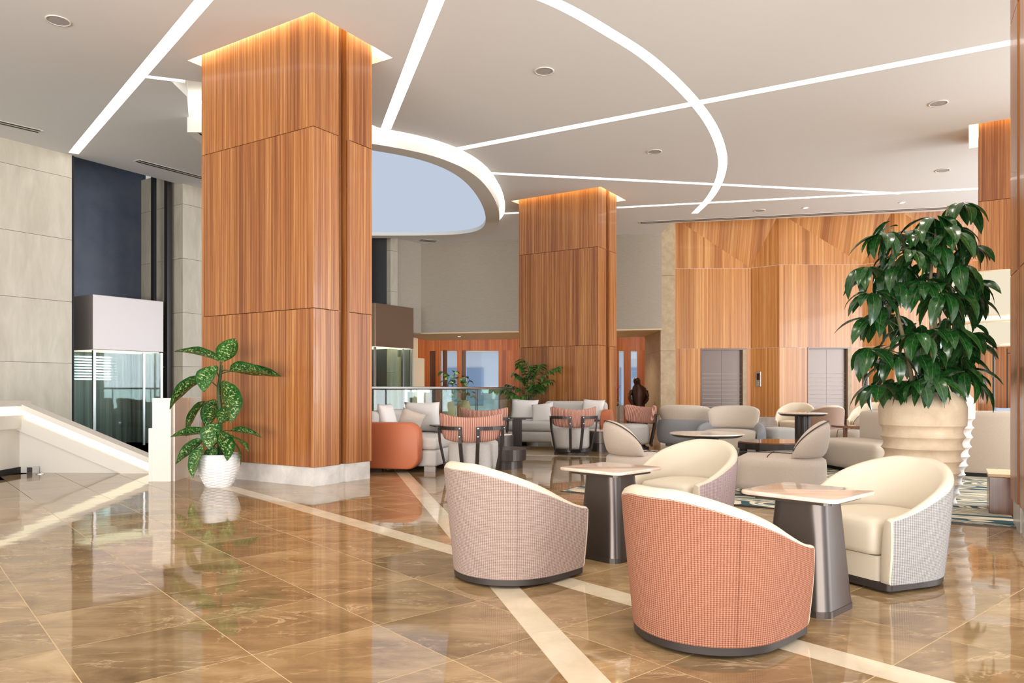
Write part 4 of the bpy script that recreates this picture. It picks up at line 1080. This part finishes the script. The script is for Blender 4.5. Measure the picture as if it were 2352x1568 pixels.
# centre sofa against the middle pillar
a = math.radians(-17)
t = thing('sofa', 'long grey sofa with tan leather arm in front of the middle pillar', 'sofa', (0.88, 14.6, 0), a, 'grey sofas with tan leather ends')
soft_box('seat_base', -0.95, 0.93, -0.45, 0.50, 0.07, 0.285, M['sofa'], t, 0.07); soft_box('seat_cushion', -0.95, 0.93, -0.46, 0.40, 0.287, 0.47, M['sofa'], t, 0.08)
soft_box('back_cushion', -0.32, 0.50, 0.28, 0.52, 0.46, 0.865, M['sofa'], t, 0.09); soft_box('back_cushion', 0.51, 0.95, 0.28, 0.52, 0.46, 0.85, M['sofa'], t, 0.09)
bmx = B(); pr = rrect(0.80, 0.62, 0.24, 8)
loft([[(x, 0.05+y*s, 0.40+z*s) for y, z in pr] for x, s in ((0.935, 0.94), (0.95, 1.0), (1.06, 1.0), (1.075, 0.94))], True, True, True, bmx)
obj('leather_end', bmx, M['leather_or'], t, True, 50)
for x in (-0.85, 0.75):
    for y in (-0.35, 0.35): obj('leg', box(x, x+0.14, y-0.03, y+0.03, 0, 0.07), M['black'], t)
SB = Matrix.Translation((0.88, 14.6, 0)) @ Matrix.Rotation(a, 4, 'Z')
put_pillow('leftmost square pale cushion on the long grey sofa', SB, (-0.72, 0.20, 0.66), (-0.28, 0.05, 0.15), 0.56, 0.50, 0.18)
put_pillow('second square pale cushion from the left on the long grey sofa', SB, (-0.30, 0.06, 0.63), (-0.38, -0.15, -0.1), 0.46, 0.42, 0.15)
put_pillow('pale cushion at the right end of the long grey sofa, by the tan arm', SB, (0.70, 0.16, 0.70), (-0.28, 0.05, -0.15), 0.46, 0.42, 0.15)
# fluted slab side tables
def slab_table(lab, loc, deg):
    t = thing('slab_side_table', lab, 'side table', (loc[0], loc[1], 0), math.radians(deg), 'small dark fluted side tables')
    obj('table_top', prism(rrect(0.50, 0.34, 0.03, 4, 0.03, 0), 0.558, 0.575), M['darkmetal'], t)
    obj('top_bracket', box(-0.08, 0.16, -0.10, 0.10, 0.540, 0.557), M['darkmetal'], t)
    st = obj('stem', box(-0.095, 0.085, -0.06, 0.06, 0.015, 0.540), M['darkmetal'], t)
    for k in range(8): obj('flute', box(-0.09+k*0.0225, -0.09+k*0.0225+0.014, -0.068, -0.0605, 0.016, 0.54), M['darkmetal'], st)
    obj('foot_plate', box(-0.16, 0.24, -0.16, 0.16, 0, 0.014), M['darkmetal'], t)
slab_table('dark fluted slab side table in front of the long grey sofa', (0.10, 13.75), 0)
slab_table('dark fluted slab side table beside the left sofa, behind the front pink chair', (-0.98, 10.95), 20)
# low drum tables
def drum_table(lab, loc, r, h, white=False):
    t = thing('drum_table', lab, 'coffee table', (loc[0], loc[1], 0), 0, 'low dark drum tables')
    obj('plinth', lathe([(r*0.86, 0), (r*0.86, h*0.40)], 40), M['bronze'], t)
    obj('drum', lathe([(r*0.99, h*0.40), (r, h*0.42), (r, h*0.97), (r*0.985, h*0.999), (0.001, h)], 40), M['bronze'], t)
    if white: obj('marble_inlay', lathe([(r*0.93, h+0.0003), (r*0.93, h+0.018), (0.001, h+0.018)], 40), M['marbletop'], t)
drum_table('low dark metal drum table right of the front pink chair', (-0.14, 10.42), 0.34, 0.275)
drum_table('taller drum table with pale top behind the low dark one', (-0.22, 11.12), 0.24, 0.42, True)
drum_table('drum table with pale top right of the pink chair by the middle pillar', (1.62, 13.25), 0.28, 0.36, True)
# right sofas
t = thing('sofa', 'beige sofa with a dark cushion, left of the big planter', 'sofa', (5.0, 9.7, 0), math.radians(8), 'beige sofas at right')
soft_box('seat', -0.62, 0.14, -0.55, 0.9, 0.06, 0.42, M['boucle_lt'], t, 0.09); soft_box('backrest', 0.14, 0.44, -0.60, 0.95, 0.06, 0.80, M['boucle_lt'], t, 0.09)
obj('plinth', box(-0.5, 0.35, -0.45, 0.8, 0, 0.06), M['black'], t)
SB = Matrix.Translation((5.0, 9.7, 0)) @ Matrix.Rotation(math.radians(8), 4, 'Z')
put_pillow('dark grey cushion leaning on the beige sofa back', SB, (0.02, -0.30, 0.63), (-0.3, 0, -PI/2), 0.48, 0.44, 0.15, 'darkcush')
t = thing('curved_sofa', 'high-backed beige curved sofa seen from behind at the right', 'sofa', (6.45, 9.5, 0), math.radians(8), 'beige sofas at right')
cpth = catmull([(-0.80, 0.15, 0), (-0.55, -0.18, 0), (-0.1, -0.36, 0), (0.5, -0.42, 0), (1.1, -0.42, 0)], 5)
rings = []
for z, w in ((0.06, 0.17), (0.10, 0.20), (0.76, 0.20), (0.81, 0.18), (0.835, 0.12)):
    q = offset_path(cpth, w/2)+list(reversed(offset_path(cpth, -w/2))); rings.append([(p.x, p.y, z) for p in q])
obj('backrest', loft(rings), M['boucle_lt'], t, True, 60)
q = offset_path(cpth, 0.08)+list(reversed(offset_path(cpth, -0.08))); obj('plinth', prism([(p.x, p.y) for p in q], 0, 0.06), M['black'], t)
soft_box('seat', -0.45, 1.1, -0.25, 0.55, 0.06, 0.42, M['boucle_lt'], t, 0.09)
SB = Matrix.Translation((6.45, 9.5, 0)) @ Matrix.Rotation(math.radians(8), 4, 'Z')
put_pillow('pale blue cushion on the curved sofa, left of three', SB, (-0.22, -0.08, 0.66), (0.25, 0, 0.2), 0.46, 0.46, 0.15, 'bluecush')
put_pillow('blue-grey cushion on the curved sofa, middle of three, slightly tilted', SB, (0.16, -0.12, 0.67), (0.25, 0.3, 0), 0.42, 0.42, 0.15, 'bluecush')
put_pillow('pale blue cushion on the curved sofa, right of three', SB, (0.52, -0.12, 0.66), (0.25, -0.1, 0), 0.48, 0.46, 0.15, 'bluecush')
t = thing('bench_block', 'low dark wood block table with pale top by the near pillar', 'side table', (4.52, 6.62, 0), math.radians(-31))
obj('body', box(-0.2, 0.35, -0.25, 0.25, 0, 0.335, 0.004, 1), M['wood_brown'], t); obj('table_top', box(-0.205, 0.355, -0.255, 0.255, 0.336, 0.36), M['cream'], t)

# ---- two-tier drum floor lamp
t = thing('floor_lamp', 'two-tier cream drum floor lamp glowing before the right pillar', 'floor lamp', (6.94, 10.6, 0))
def shade(r, z0, z1, nm):
    s = obj(nm, lathe([(r, z0), (r, z1)], 40, cap=False), M['shade'], t, True)
    for z in (z0, z1): obj('shade_rim', lathe([(r-0.006, z-0.008), (r+0.006, z-0.008), (r+0.006, z+0.008), (r-0.006, z+0.008)], 40, cap=False), M['cream'], s)
    for k in range(8):
        an = 2*PI*k/8; obj('shade_seam', box(-0.004, 0.004, -0.003, 0.003, z0, z1), M['cream'], s).location = ((r+0.001)*math.cos(an), (r+0.001)*math.sin(an), 0)
    obj('diffuser', lathe([(0.001, z0+0.012), (r-0.01, z0+0.012), (r-0.01, z0+0.016), (0.001, z0+0.016)], 40), M['shade_under'], s)
shade(0.56, 2.13, 2.74, 'upper_shade'); shade(0.37, 1.74, 2.05, 'lower_shade')
obj('finial', lathe([(0.0, 1.735), (0.07, 1.74), (0.07, 1.75), (0, 1.75)], 16), M['steel'], t)
obj('stem', tube([(0, 0, 0.03), (0, 0, 1.74)], 0.016, 10), M['darkmetal'], t)
obj('lamp_base', lathe([(0.20, 0), (0.20, 0.02), (0.03, 0.035)], 32), M['darkmetal'], t)

# ================================================================ PLANTS
def leaf_mesh(name, L0, W0, droop, mtl, nseg=7, fold=0.18, tip=2.0, wav=0.0):
    """leaf along +y from the origin, normal +z, drooping towards -z"""
    bm = B(); uvl = bm.loops.layers.uv.new('UVMap'); rows = []
    x = y = z = 0.0; ang = 0.0
    for i in range(nseg+1):
        s = i/nseg; w = W0/2*(math.sin(PI*min(1, s**0.8*0.98+0.015))**0.75)*(1.0 if s < 0.6 else 1-(s-0.6)**tip*0.9)
        if i == nseg: w = 0.002
        lift = fold*w; wv = wav*math.sin(s*14)*W0
        rows.append(([( -w, y, z+lift+wv), (-w*0.5, y, z+lift*0.35), (0, y, z), (w*0.5, y, z+lift*0.35), (w, y, z+lift-wv)], s))
        ang = droop*s; y += L0/nseg*math.cos(ang); z -= L0/nseg*math.sin(ang)
    vs_ = [[bm.verts.new(p) for p in r] for r, s in rows]
    for i in range(nseg):
        for j in range(4):
            f = bm.faces.new([vs_[i][j], vs_[i][j+1], vs_[i+1][j+1], vs_[i+1][j]]); f.smooth = True
            for lp, (a, b) in zip(f.loops, ((i, j), (i, j+1), (i+1, j+1), (i+1, j))): lp[uvl].uv = (b/4, a/nseg)
    me = bpy.data.meshes.new(name); bm.to_mesh(me); bm.free(); me.materials.append(mtl); return me
def place_leaf(me, parent, p, d, name='leaf', roll=0.0, sc=1.0):
    """put a leaf with base p, pointing along d, upper side facing up as far as it can"""
    o = bpy.data.objects.new(name, me); link(o, parent)
    d = Vector(d).normalized(); up = Vector((0, 0, 1)) if abs(d.z) < 0.97 else Vector((0, -1, 0))
    x = d.cross(up).normalized(); n = x.cross(d)
    R3 = Matrix((x, d, n)).transposed().to_4x4() @ Matrix.Rotation(roll, 4, 'Y')
    o.matrix_local = Matrix.Translation(p) @ R3 @ Matrix.Scale(sc, 4); return o

# ---- speckled dieffenbachia in the white pot
PX, PY = -3.34, 8.38
t = thing('potted_plant', 'speckled dumb cane plant in a white textured pot beside the big pillar', 'potted plant', (PX, PY, 0))
prof = []
bm = B(); rings = []; NP = 64; HP = 0.375
for j in range(81):
    v = j/80; z = HP*v; r0 = 0.138+0.095*math.sin(min(1.0, v*1.05)*PI*0.56)
    if v > 0.9: r0 -= (v-0.9)*0.10
    ring = []
    for i in range(NP*2):
        an = 2*PI*i/(NP*2); w = max(math.sin(PI*12*v*2+8*an), math.sin(PI*12*v*2-8*an))
        r = r0+0.0085*w*min(1, v*8)*min(1, (1-v)*10); ring.append((r*math.cos(an), r*math.sin(an), z))
    rings.append(ring)
rings.append([(p[0]*0.93, p[1]*0.93, HP) for p in rings[-1]]); rings.append([(p[0]*0.9, p[1]*0.9, HP-0.05) for p in rings[-2]])
loft(rings, True, True, False, bm); obj('pot', bm, M['potwhite'], t, True)
obj('soil', lathe([(0.195, HP-0.05), (0.19, HP-0.015), (0.10, HP-0.005), (0.001, HP-0.008)], 28), M['soil'], t, True)
stem = catmull([(0.02, 0, 0.33), (0.01, 0, 0.55), (0.015, 0.01, 0.85), (0.0, 0, 1.10), (0.02, 0, 1.28), (0.03, 0.0, 1.38)], 5)
st = obj('stem', tube(stem, 0.032, 10, None, False, 0.015), M['stem'], t, True)
for z in (0.5, 0.6, 0.7, 0.78, 0.86, 0.95, 1.03): obj('stem_ring', lathe([(0.028, z), (0.0315, z+0.004), (0.028, z+0.008)], 10, 0.012, 0.004, None, False), M['bark'], st)
def dief(bx, bz, ex, ez, ey, L0, W0, droop, roll=0.0):
    """petiole base (px-plane metres x, z), leaf base at (ex, ey, ez): leaf runs on outwards"""
    pass
DL = [ # base x,z on stem ; leaf base (x,y,z) ; tip direction (x,y,z) ; length ; width ; droop ; roll
 ((0.02,1.33), (0.02,-0.01,1.42), (-0.85,-0.3,0.42), 0.40, 0.20, 0.5, 0.3),
 ((0.02,1.35), (0.05,-0.02,1.42), (0.55,-0.25,0.9), 0.27, 0.17, 0.15, -0.4),
 ((0.02,1.30), (0.14,-0.03,1.31), (0.95,-0.25,0.10), 0.46, 0.19, 0.45, -0.5),
 ((0.02,1.28), (0.20,0.05,1.30), (0.95,0.25,0.05), 0.40, 0.15, 0.4, -0.6),
 ((0.0,1.25), (-0.03,-0.08,1.37), (-0.10,-0.75,-0.7), 0.30, 0.19, 0.5, 0.1),
 ((0.0,1.12), (-0.16,-0.03,1.23), (-0.75,-0.2,-0.35), 0.42, 0.17, 0.95, 0.5),
 ((0.02,1.15), (0.09,-0.06,1.20), (0.42,-0.35,-0.8), 0.42, 0.22, 0.5, -0.3),
 ((0.0,0.85), (-0.14,-0.04,0.97), (-0.55,-0.25,-0.8), 0.36, 0.17, 0.45, 0.4),
 ((0.0,0.90), (-0.06,0.03,0.99), (-0.35,0.2,-0.75), 0.30, 0.15, 0.4, 0.2),
 ((0.02,0.92), (0.06,0.04,0.93), (0.3,0.3,0.55), 0.20, 0.12, 0.3, -0.3),
 ((0.02,0.75), (0.05,-0.04,0.72), (0.45,-0.3,0.85), 0.22, 0.13, 0.2, -0.4),
 ((0.01,0.60), (-0.10,-0.05,0.62), (-0.95,-0.3,0.02), 0.32, 0.13, 0.35, 0.6),
 ((0.01,0.55), (-0.16,-0.05,0.54), (-0.8,-0.2,-0.55), 0.32, 0.11, 0.6, 0.8),
 ((0.01,0.52), (-0.11,-0.13,0.48), (-0.30,-0.5,-0.85), 0.32, 0.19, 0.45, 0.15),
 ((0.01,0.62), (0.0,-0.10,0.73), (-0.08,-0.5,-0.85), 0.26, 0.18, 0.35, 0.05),
 ((0.01,0.58), (0.05,-0.10,0.64), (0.50,-0.45,-0.72), 0.32, 0.17, 0.4, -0.25),
 ((0.01,0.55), (0.14,-0.05,0.57), (0.85,-0.35,-0.25), 0.28, 0.14, 0.55, -0.35),
 ((0.01,0.60), (0.12,0.03,0.63), (0.95,0.05,0.05), 0.34, 0.09, 0.75, -0.7),
 ((0.01,0.48), (-0.01,-0.11,0.47), (-0.05,-0.45,-0.9), 0.20, 0.12, 0.3, 0.1),
 ((0.01,0.48), (0.19,-0.03,0.50), (0.45,-0.15,-0.9), 0.22, 0.09, 0.3, -0.5),
]
for (b0, lb, d, L0, W0, dr, roll) in DL:
    me = leaf_mesh('dumb_cane_leaf', L0*1.22, W0*1.42, dr, M['leaf_dief'], 9, 0.30, 2.0, 0.02)
    lf = place_leaf(me, t, lb, d, 'leaf', roll)
    mid = ((b0[0]+lb[0])/2, lb[1]*0.5, max(b0[1], (b0[1]+lb[2])/2)+0.02)
    pt = obj('petiole', tube(catmull([(b0[0], 0, b0[1]), mid, lb], 4), 0.008, 6, None, False, 0.005), M['stem'], t, True)

# ---- big ribbed planters
def ribbed_planter(parent, rt, rb, H, m, z_rib=0.83):
    prof = [(rb*0.96, 0.0), (rb, 0.01)]; nr = 9; dz = (z_rib-0.02)/nr
    def R(z): 
        q = z/H; return rb+(rt-rb)*(1-(1-min(1, q/0.88))**1.9)
    for k in range(nr):
        for i in range(8):
            s = i/8; z = 0.02+dz*(k+s); prof.append((R(z)-0.024*math.sin(PI*s)**0.8, z))
    for z in (z_rib, z_rib+0.06, z_rib+0.14): prof.append((R(z), z))
    prof += [(R(z_rib+0.14)-0.016, z_rib+0.19), (R(H)-0.045, H-0.03), (R(H)-0.07, H), (R(H)-0.10, H), (R(H)-0.11, H-0.06)]
    bm = lathe(prof, 64, cap=False); o = obj('planter', bm, m, parent, True, 40)
    obj('soil', lathe([(R(H)-0.105, H-0.07), (0.001, H-0.05)], 24), M['soil'], parent)
SCH = [leaf_mesh('umbrella_leaf_%s' % k, L0, W0, dr, M['leaf_schef'], 6, 0.30, 2.2, 0.012) for k, L0, W0, dr in (('a', 0.27, 0.108, 0.8), ('b', 0.235, 0.096, 1.0), ('c', 0.28, 0.10, 1.2))]
def cluster(parent, hub, out, n, size, rnd, dirn=(0, 0)):
    hub = Vector(hub)
    for k in range(n):
        an = 2*PI*k/n+rnd.uniform(-0.25, 0.25)
        d = Vector((math.cos(an)+dirn[0]*0.5, math.sin(an)+dirn[1]*0.5, 0)).normalized()
        dz = rnd.uniform(-1.1, -0.1)
        p = hub+d*0.03+Vector((0, 0, rnd.uniform(-0.01, 0.01)))
        place_leaf(rnd.choice(SCH), parent, p, (d.x, d.y, dz), 'leaf', rnd.uniform(-0.35, 0.35), size*rnd.uniform(0.8, 1.1))
def umbrella_plant(lab, loc, hubs, pl_m, trunks, nmax, inner=0):
    t = thing('umbrella_plant', lab, 'potted plant', (loc[0], loc[1], 0), 0, 'ribbed planters')
    ribbed_planter(t, 0.308, 0.155, 1.085, pl_m); rnd = random.Random(11); cnt = 0
    tr = []
    for pts in trunks:
        path = catmull(pts, 5); obj('trunk', tube(path, 0.020, 8, None, False, 0.009), M['bark'], t, True); tr.append(path)
    for hx, hy, hz, n in hubs:
        if cnt+n > nmax: break
        hz += rnd.uniform(-0.07, 0.06); hx += rnd.uniform(-0.04, 0.04)
        hub = Vector((hx, hy, hz)); cnt += n
        best = min((p for path in tr for p in path if p.z < hz+0.02), key=lambda p: (p-hub).length+max(0, p.z-hz+0.06)*3)
        mid = (best+hub)/2+Vector((0, 0, 0.03))
        obj('petiole', tube(catmull([best, mid, hub], 4), 0.005, 5, None, False, 0.0035), M['stem'], t)
        cluster(t, hub, None, n, 1.0, rnd, (hx*1.2, hy*1.2))
    bm = B()
    for k in range(inner):
        hz = rnd.uniform(1.12, 2.45); a = rnd.uniform(0, 2*PI); r = 0.42*rnd.random()**0.6*(1 if hz < 2.1 else 0.7); me = rnd.choice(SCH)
        c0 = Vector((r*math.cos(a), r*math.sin(a)*0.8, hz)); d = Vector((math.cos(a)+rnd.uniform(-.6, .6), math.sin(a)+rnd.uniform(-.6, .6), rnd.uniform(-1.2, -0.1))).normalized()
        x = d.cross(Vector((0, 0, 1))).normalized(); nn = x.cross(d); R4 = Matrix.Translation(c0) @ Matrix((x, d, nn)).transposed().to_4x4() @ Matrix.Scale(rnd.uniform(0.75, 1.05), 4)
        n0 = len(bm.verts); bm.from_mesh(me); bm.verts.ensure_lookup_table()
        for v in bm.verts[n0:]: v.co = R4 @ v.co
    if inner: tag(obj('inner_foliage', bm, M['leaf_schef'], t, True), kind='stuff')
    return t
LX, LY = 3.22, 5.78
def hubpx(px, py, dy, n=8): 
    Y = LY+dy; return (gx(px, Y)-LX, dy, CAMZ+(HOR-py)*Y/FPX, n)
hubs = [hubpx(*h) for h in [
 (2205, 466, 0.05, 7), (2150, 487, -0.10, 8), (2030, 522, -0.12, 8), (2082, 548, 0.10, 7), (2180, 545, -0.22, 8), (2232, 550, 0.05, 8), (2120, 530, 0.18, 7),
 (2000, 612, -0.05, 8), (2040, 598, 0.2, 7), (2100, 590, -0.28, 8), (2205, 628, -0.25, 8), (2238, 630, 0.02, 8), (2150, 620, 0.1, 7),
 (1995, 668, -0.12, 8), (2065, 655, 0.15, 7), (2160, 690, -0.30, 8), (2226, 690, 0.1, 8), (2110, 660, -0.2, 8),
 (1992, 730, -0.05, 8), (2110, 750, -0.32, 8), (2175, 765, -0.26, 8), (2222, 765, 0.05, 7), (2060, 740, 0.2, 6),
 (2045, 795, 0.05, 8), (2000, 810, -0.06, 7), (2215, 820, 0.1, 7), (2130, 800, 0.15, 6),
 (2105, 860, -0.30, 8), (2150, 880, -0.34, 8), (2030, 880, -0.10, 7), (2220, 865, -0.18, 8), (2180, 835, -0.05, 7), (2225, 800, 0.2, 6), (2075, 880, 0.0, 7), (2135, 850, 0.1, 6)]]
umbrella_plant('tall glossy umbrella plant in a sand coloured ribbed planter at the right', (LX, LY), hubs, M['planter'],
  [[(-0.05, 0, 1.0), (-0.12, -0.02, 1.35), (-0.20, 0.0, 1.75), (-0.24, -0.03, 2.10), (-0.28, -0.08, 2.35)],
   [(0.06, 0.03, 1.0), (0.10, 0.02, 1.4), (0.10, -0.03, 1.85), (0.14, -0.02, 2.25), (0.22, 0.02, 2.55)],
   [(0.02, -0.06, 1.0), (0.0, -0.14, 1.4), (-0.02, -0.15, 1.9), (0.05, -0.10, 2.3)],
   [(0.10, 0.05, 1.0), (0.24, 0.06, 1.4), (0.32, 0.04, 1.8), (0.36, 0.04, 2.2)]], 264, 130)
hubs2 = [(0.10, 0.0, 1.45, 8), (-0.12, 0.05, 1.7, 8), (0.2, 0.05, 1.85, 8), (0.0, -0.1, 2.05, 8), (-0.2, 0.0, 1.4, 7), (0.25, -0.05, 1.35, 7)]
umbrella_plant('umbrella plant in a white ribbed planter mostly hidden behind the larger one', (4.14, 7.15), hubs2, M['planter_w'],
  [[(0, 0, 1.0), (0.05, 0, 1.5), (0.0, 0.02, 1.95)], [(0.05, 0.02, 1.0), (0.12, 0.02, 1.4), (0.18, 0.04, 1.8)]], 60)

# ---- feathery palm behind the long sofa
rnd = random.Random(4)
t = thing('potted_palm', 'feathery green palm standing between long sofa and middle pillar', 'potted plant', (0.37, 15.6, 0))
obj('pot', lathe([(0.17, 0), (0.20, 0.2), (0.22, 0.42), (0.20, 0.42), (0.19, 0.36), (0.001, 0.36)], 28), M['planter_w'], t, True)
PL = leaf_mesh('palm_leaflet', 0.20, 0.075, 0.8, M['leaf_palm'], 5, 0.25, 1.5)
fr = [((-0.78, -0.25, 1.14), 0.15), ((-0.30, 0.1, 1.45), 0.1), ((-0.15, -0.2, 1.72), 0.05), ((0.05, 0.1, 1.50), 0), ((0.25, -0.15, 1.62), 0), ((0.60, -0.1, 1.58), 0), ((0.30, 0.1, 1.15), 0.1), ((0.42, -0.1, 1.30), 0.1), ((-0.38, -0.2, 1.00), 0.2), ((-0.22, 0.0, 1.65), 0.0), ((0.08, -0.1, 1.60), 0), ((-0.45, 0.0, 1.20), 0.1), ((0.12, -0.25, 1.2), 0.1)]
for (tip, sag) in fr:
    b0 = Vector((rnd.uniform(-0.08, 0.08), rnd.uniform(-0.06, 0.06), 0.38)); tip = Vector(tip)
    mid = Vector((b0.x+(tip.x-b0.x)*0.30, b0.y+(tip.y-b0.y)*0.3, b0.z+(tip.z-b0.z)*0.72+0.05))
    path = catmull([b0, mid, tip], 9); obj('frond_stem', tube(path, 0.010, 6, None, False, 0.004), M['stem'], t, True)
    for i in range(8, len(path)):
        p = path[i]; tg = (path[min(i+1, len(path)-1)]-path[i-1]).normalized(); sd = tg.cross(Vector((0, 0, 1))).normalized()
        for sgn in (-1, 1):
            d = (tg*0.55+sd*sgn*0.9+Vector((0, 0, -0.35+rnd.uniform(-0.3, 0.2))))
            place_leaf(PL, t, p, d, 'leaf', rnd.uniform(-0.4, 0.4), rnd.uniform(0.75, 1.15))
# ---- rear hall plants
def hall_plant(lab, loc, n, hh, seed):
    rnd = random.Random(seed)
    t = thing('vase_plant', lab, 'potted plant', (loc[0], loc[1], 0), 0, 'rear hall plants in cream vases')
    obj('vase', lathe([(0.12, 0), (0.19, 0.25), (0.20, 0.45), (0.13, 0.70), (0.14, 0.76), (0.11, 0.76), (0.10, 0.70), (0.001, 0.70)], 24), M['cream'], t, True)
    LM = leaf_mesh('hall_leaf', 0.22, 0.15, 0.8, M['leaf_palm'], 5, 0.2)
    for k in range(4): obj('branch', tube(catmull([(0, 0, 0.7), (rnd.uniform(-.1, .1), rnd.uniform(-.1, .1), 0.7+hh*0.5), (rnd.uniform(-.25, .25), rnd.uniform(-.2, .2), 0.7+hh*rnd.uniform(0.7, 1))], 4), 0.01, 5), M['stem'], t)
    for k in range(n):
        a = rnd.uniform(0, 2*PI); r = rnd.uniform(0.02, 0.26)
        place_leaf(LM, t, (r*math.cos(a), r*math.sin(a), 0.72+hh*rnd.uniform(0.0, 1.0)), (math.cos(a), math.sin(a), rnd.uniform(-0.7, 0.3)), 'leaf', rnd.uniform(-.5, .5), rnd.uniform(0.7, 1.1))
hall_plant('leafy plant in cream vase beyond the glass railing, left of the orange post', (gx(1033, 22.8), 22.8), 34, 1.0, 3)
hall_plant('leafy plant in cream vase beyond the glass railing, right of the orange post', (gx(1068, 23.6), 23.6), 26, 0.8, 5)
t = thing('orchid', 'small orchid with magenta blooms seen right of the middle pillar', 'potted plant', (gx(1427, 20.4), 21.6, 0))
obj('stand', lathe([(0.14, 0), (0.12, 0.55), (0.16, 0.6)], 20), M['planter_w'], t, True)
LM = leaf_mesh('orchid_leaf', 0.26, 0.07, 0.9, M['leaf_palm'], 5, 0.2)
for k in range(9):
    a = 2*PI*k/9; place_leaf(LM, t, (0.03*math.cos(a), 0.03*math.sin(a), 0.6+0.05*(k % 4)), (math.cos(a), math.sin(a), 0.7), 'leaf')
obj('flower_stem', tube(catmull([(0, 0, 0.6), (0.03, 0, 0.95), (0.10, -0.02, 1.2)], 5), 0.006, 5), M['stem'], t)
for k in range(5): obj('bloom', lathe([(0.001, -0.008), (0.035, 0.0), (0.04, 0.012), (0.001, 0.004)], 8), M['magenta'], t, True).location = (0.05+0.018*k, -0.03+0.012*(k % 2), 1.02+0.045*k)
# ---- bronze sculpture of a bowed draped figure
t = thing('bronze_sculpture', 'dark bronze sculpture with bowed head standing in the rear passage', 'sculpture', (gx(1466, 20.9), 20.9, 0), 0)
obj('pedestal', box(-0.22, 0.22, -0.20, 0.20, 0, 0.30, 0.01, 1), M['darkbase'], t)
rings = []
for z, rx, ry, ox in ((0.30, 0.17, 0.15, 0), (0.45, 0.19, 0.16, 0.0), (0.65, 0.17, 0.14, 0.01), (0.85, 0.20, 0.15, 0.02), (1.02, 0.215, 0.15, 0.03), (1.14, 0.19, 0.14, 0.02), (1.22, 0.11, 0.11, -0.01), (1.25, 0.085, 0.10, -0.03), (1.31, 0.10, 0.12, -0.05), (1.37, 0.095, 0.115, -0.06), (1.42, 0.055, 0.07, -0.06)):
    rings.append([(ox+rx*math.cos(2*PI*i/24)*(1+0.05*math.sin(i*5)), ry*math.sin(2*PI*i/24)-(0.10 if z > 1.2 else 0.0)*(z-1.2)*5, z+0.012*math.sin(i*3)) for i in range(24)])
body = obj('figure', loft(rings), M['statue'], t, True)
obj('arm', tube(catmull([(-0.19, -0.02, 1.08), (-0.25, -0.08, 0.85), (-0.17, -0.16, 0.62), (-0.15, -0.16, 0.42)], 5), 0.055, 10, None, False, 0.04), M['statue'], t, True)
obj('arm', tube(catmull([(0.22, -0.02, 1.06), (0.25, -0.06, 0.85), (0.16, -0.16, 0.72)], 5), 0.055, 10, None, False, 0.04), M['statue'], t, True)
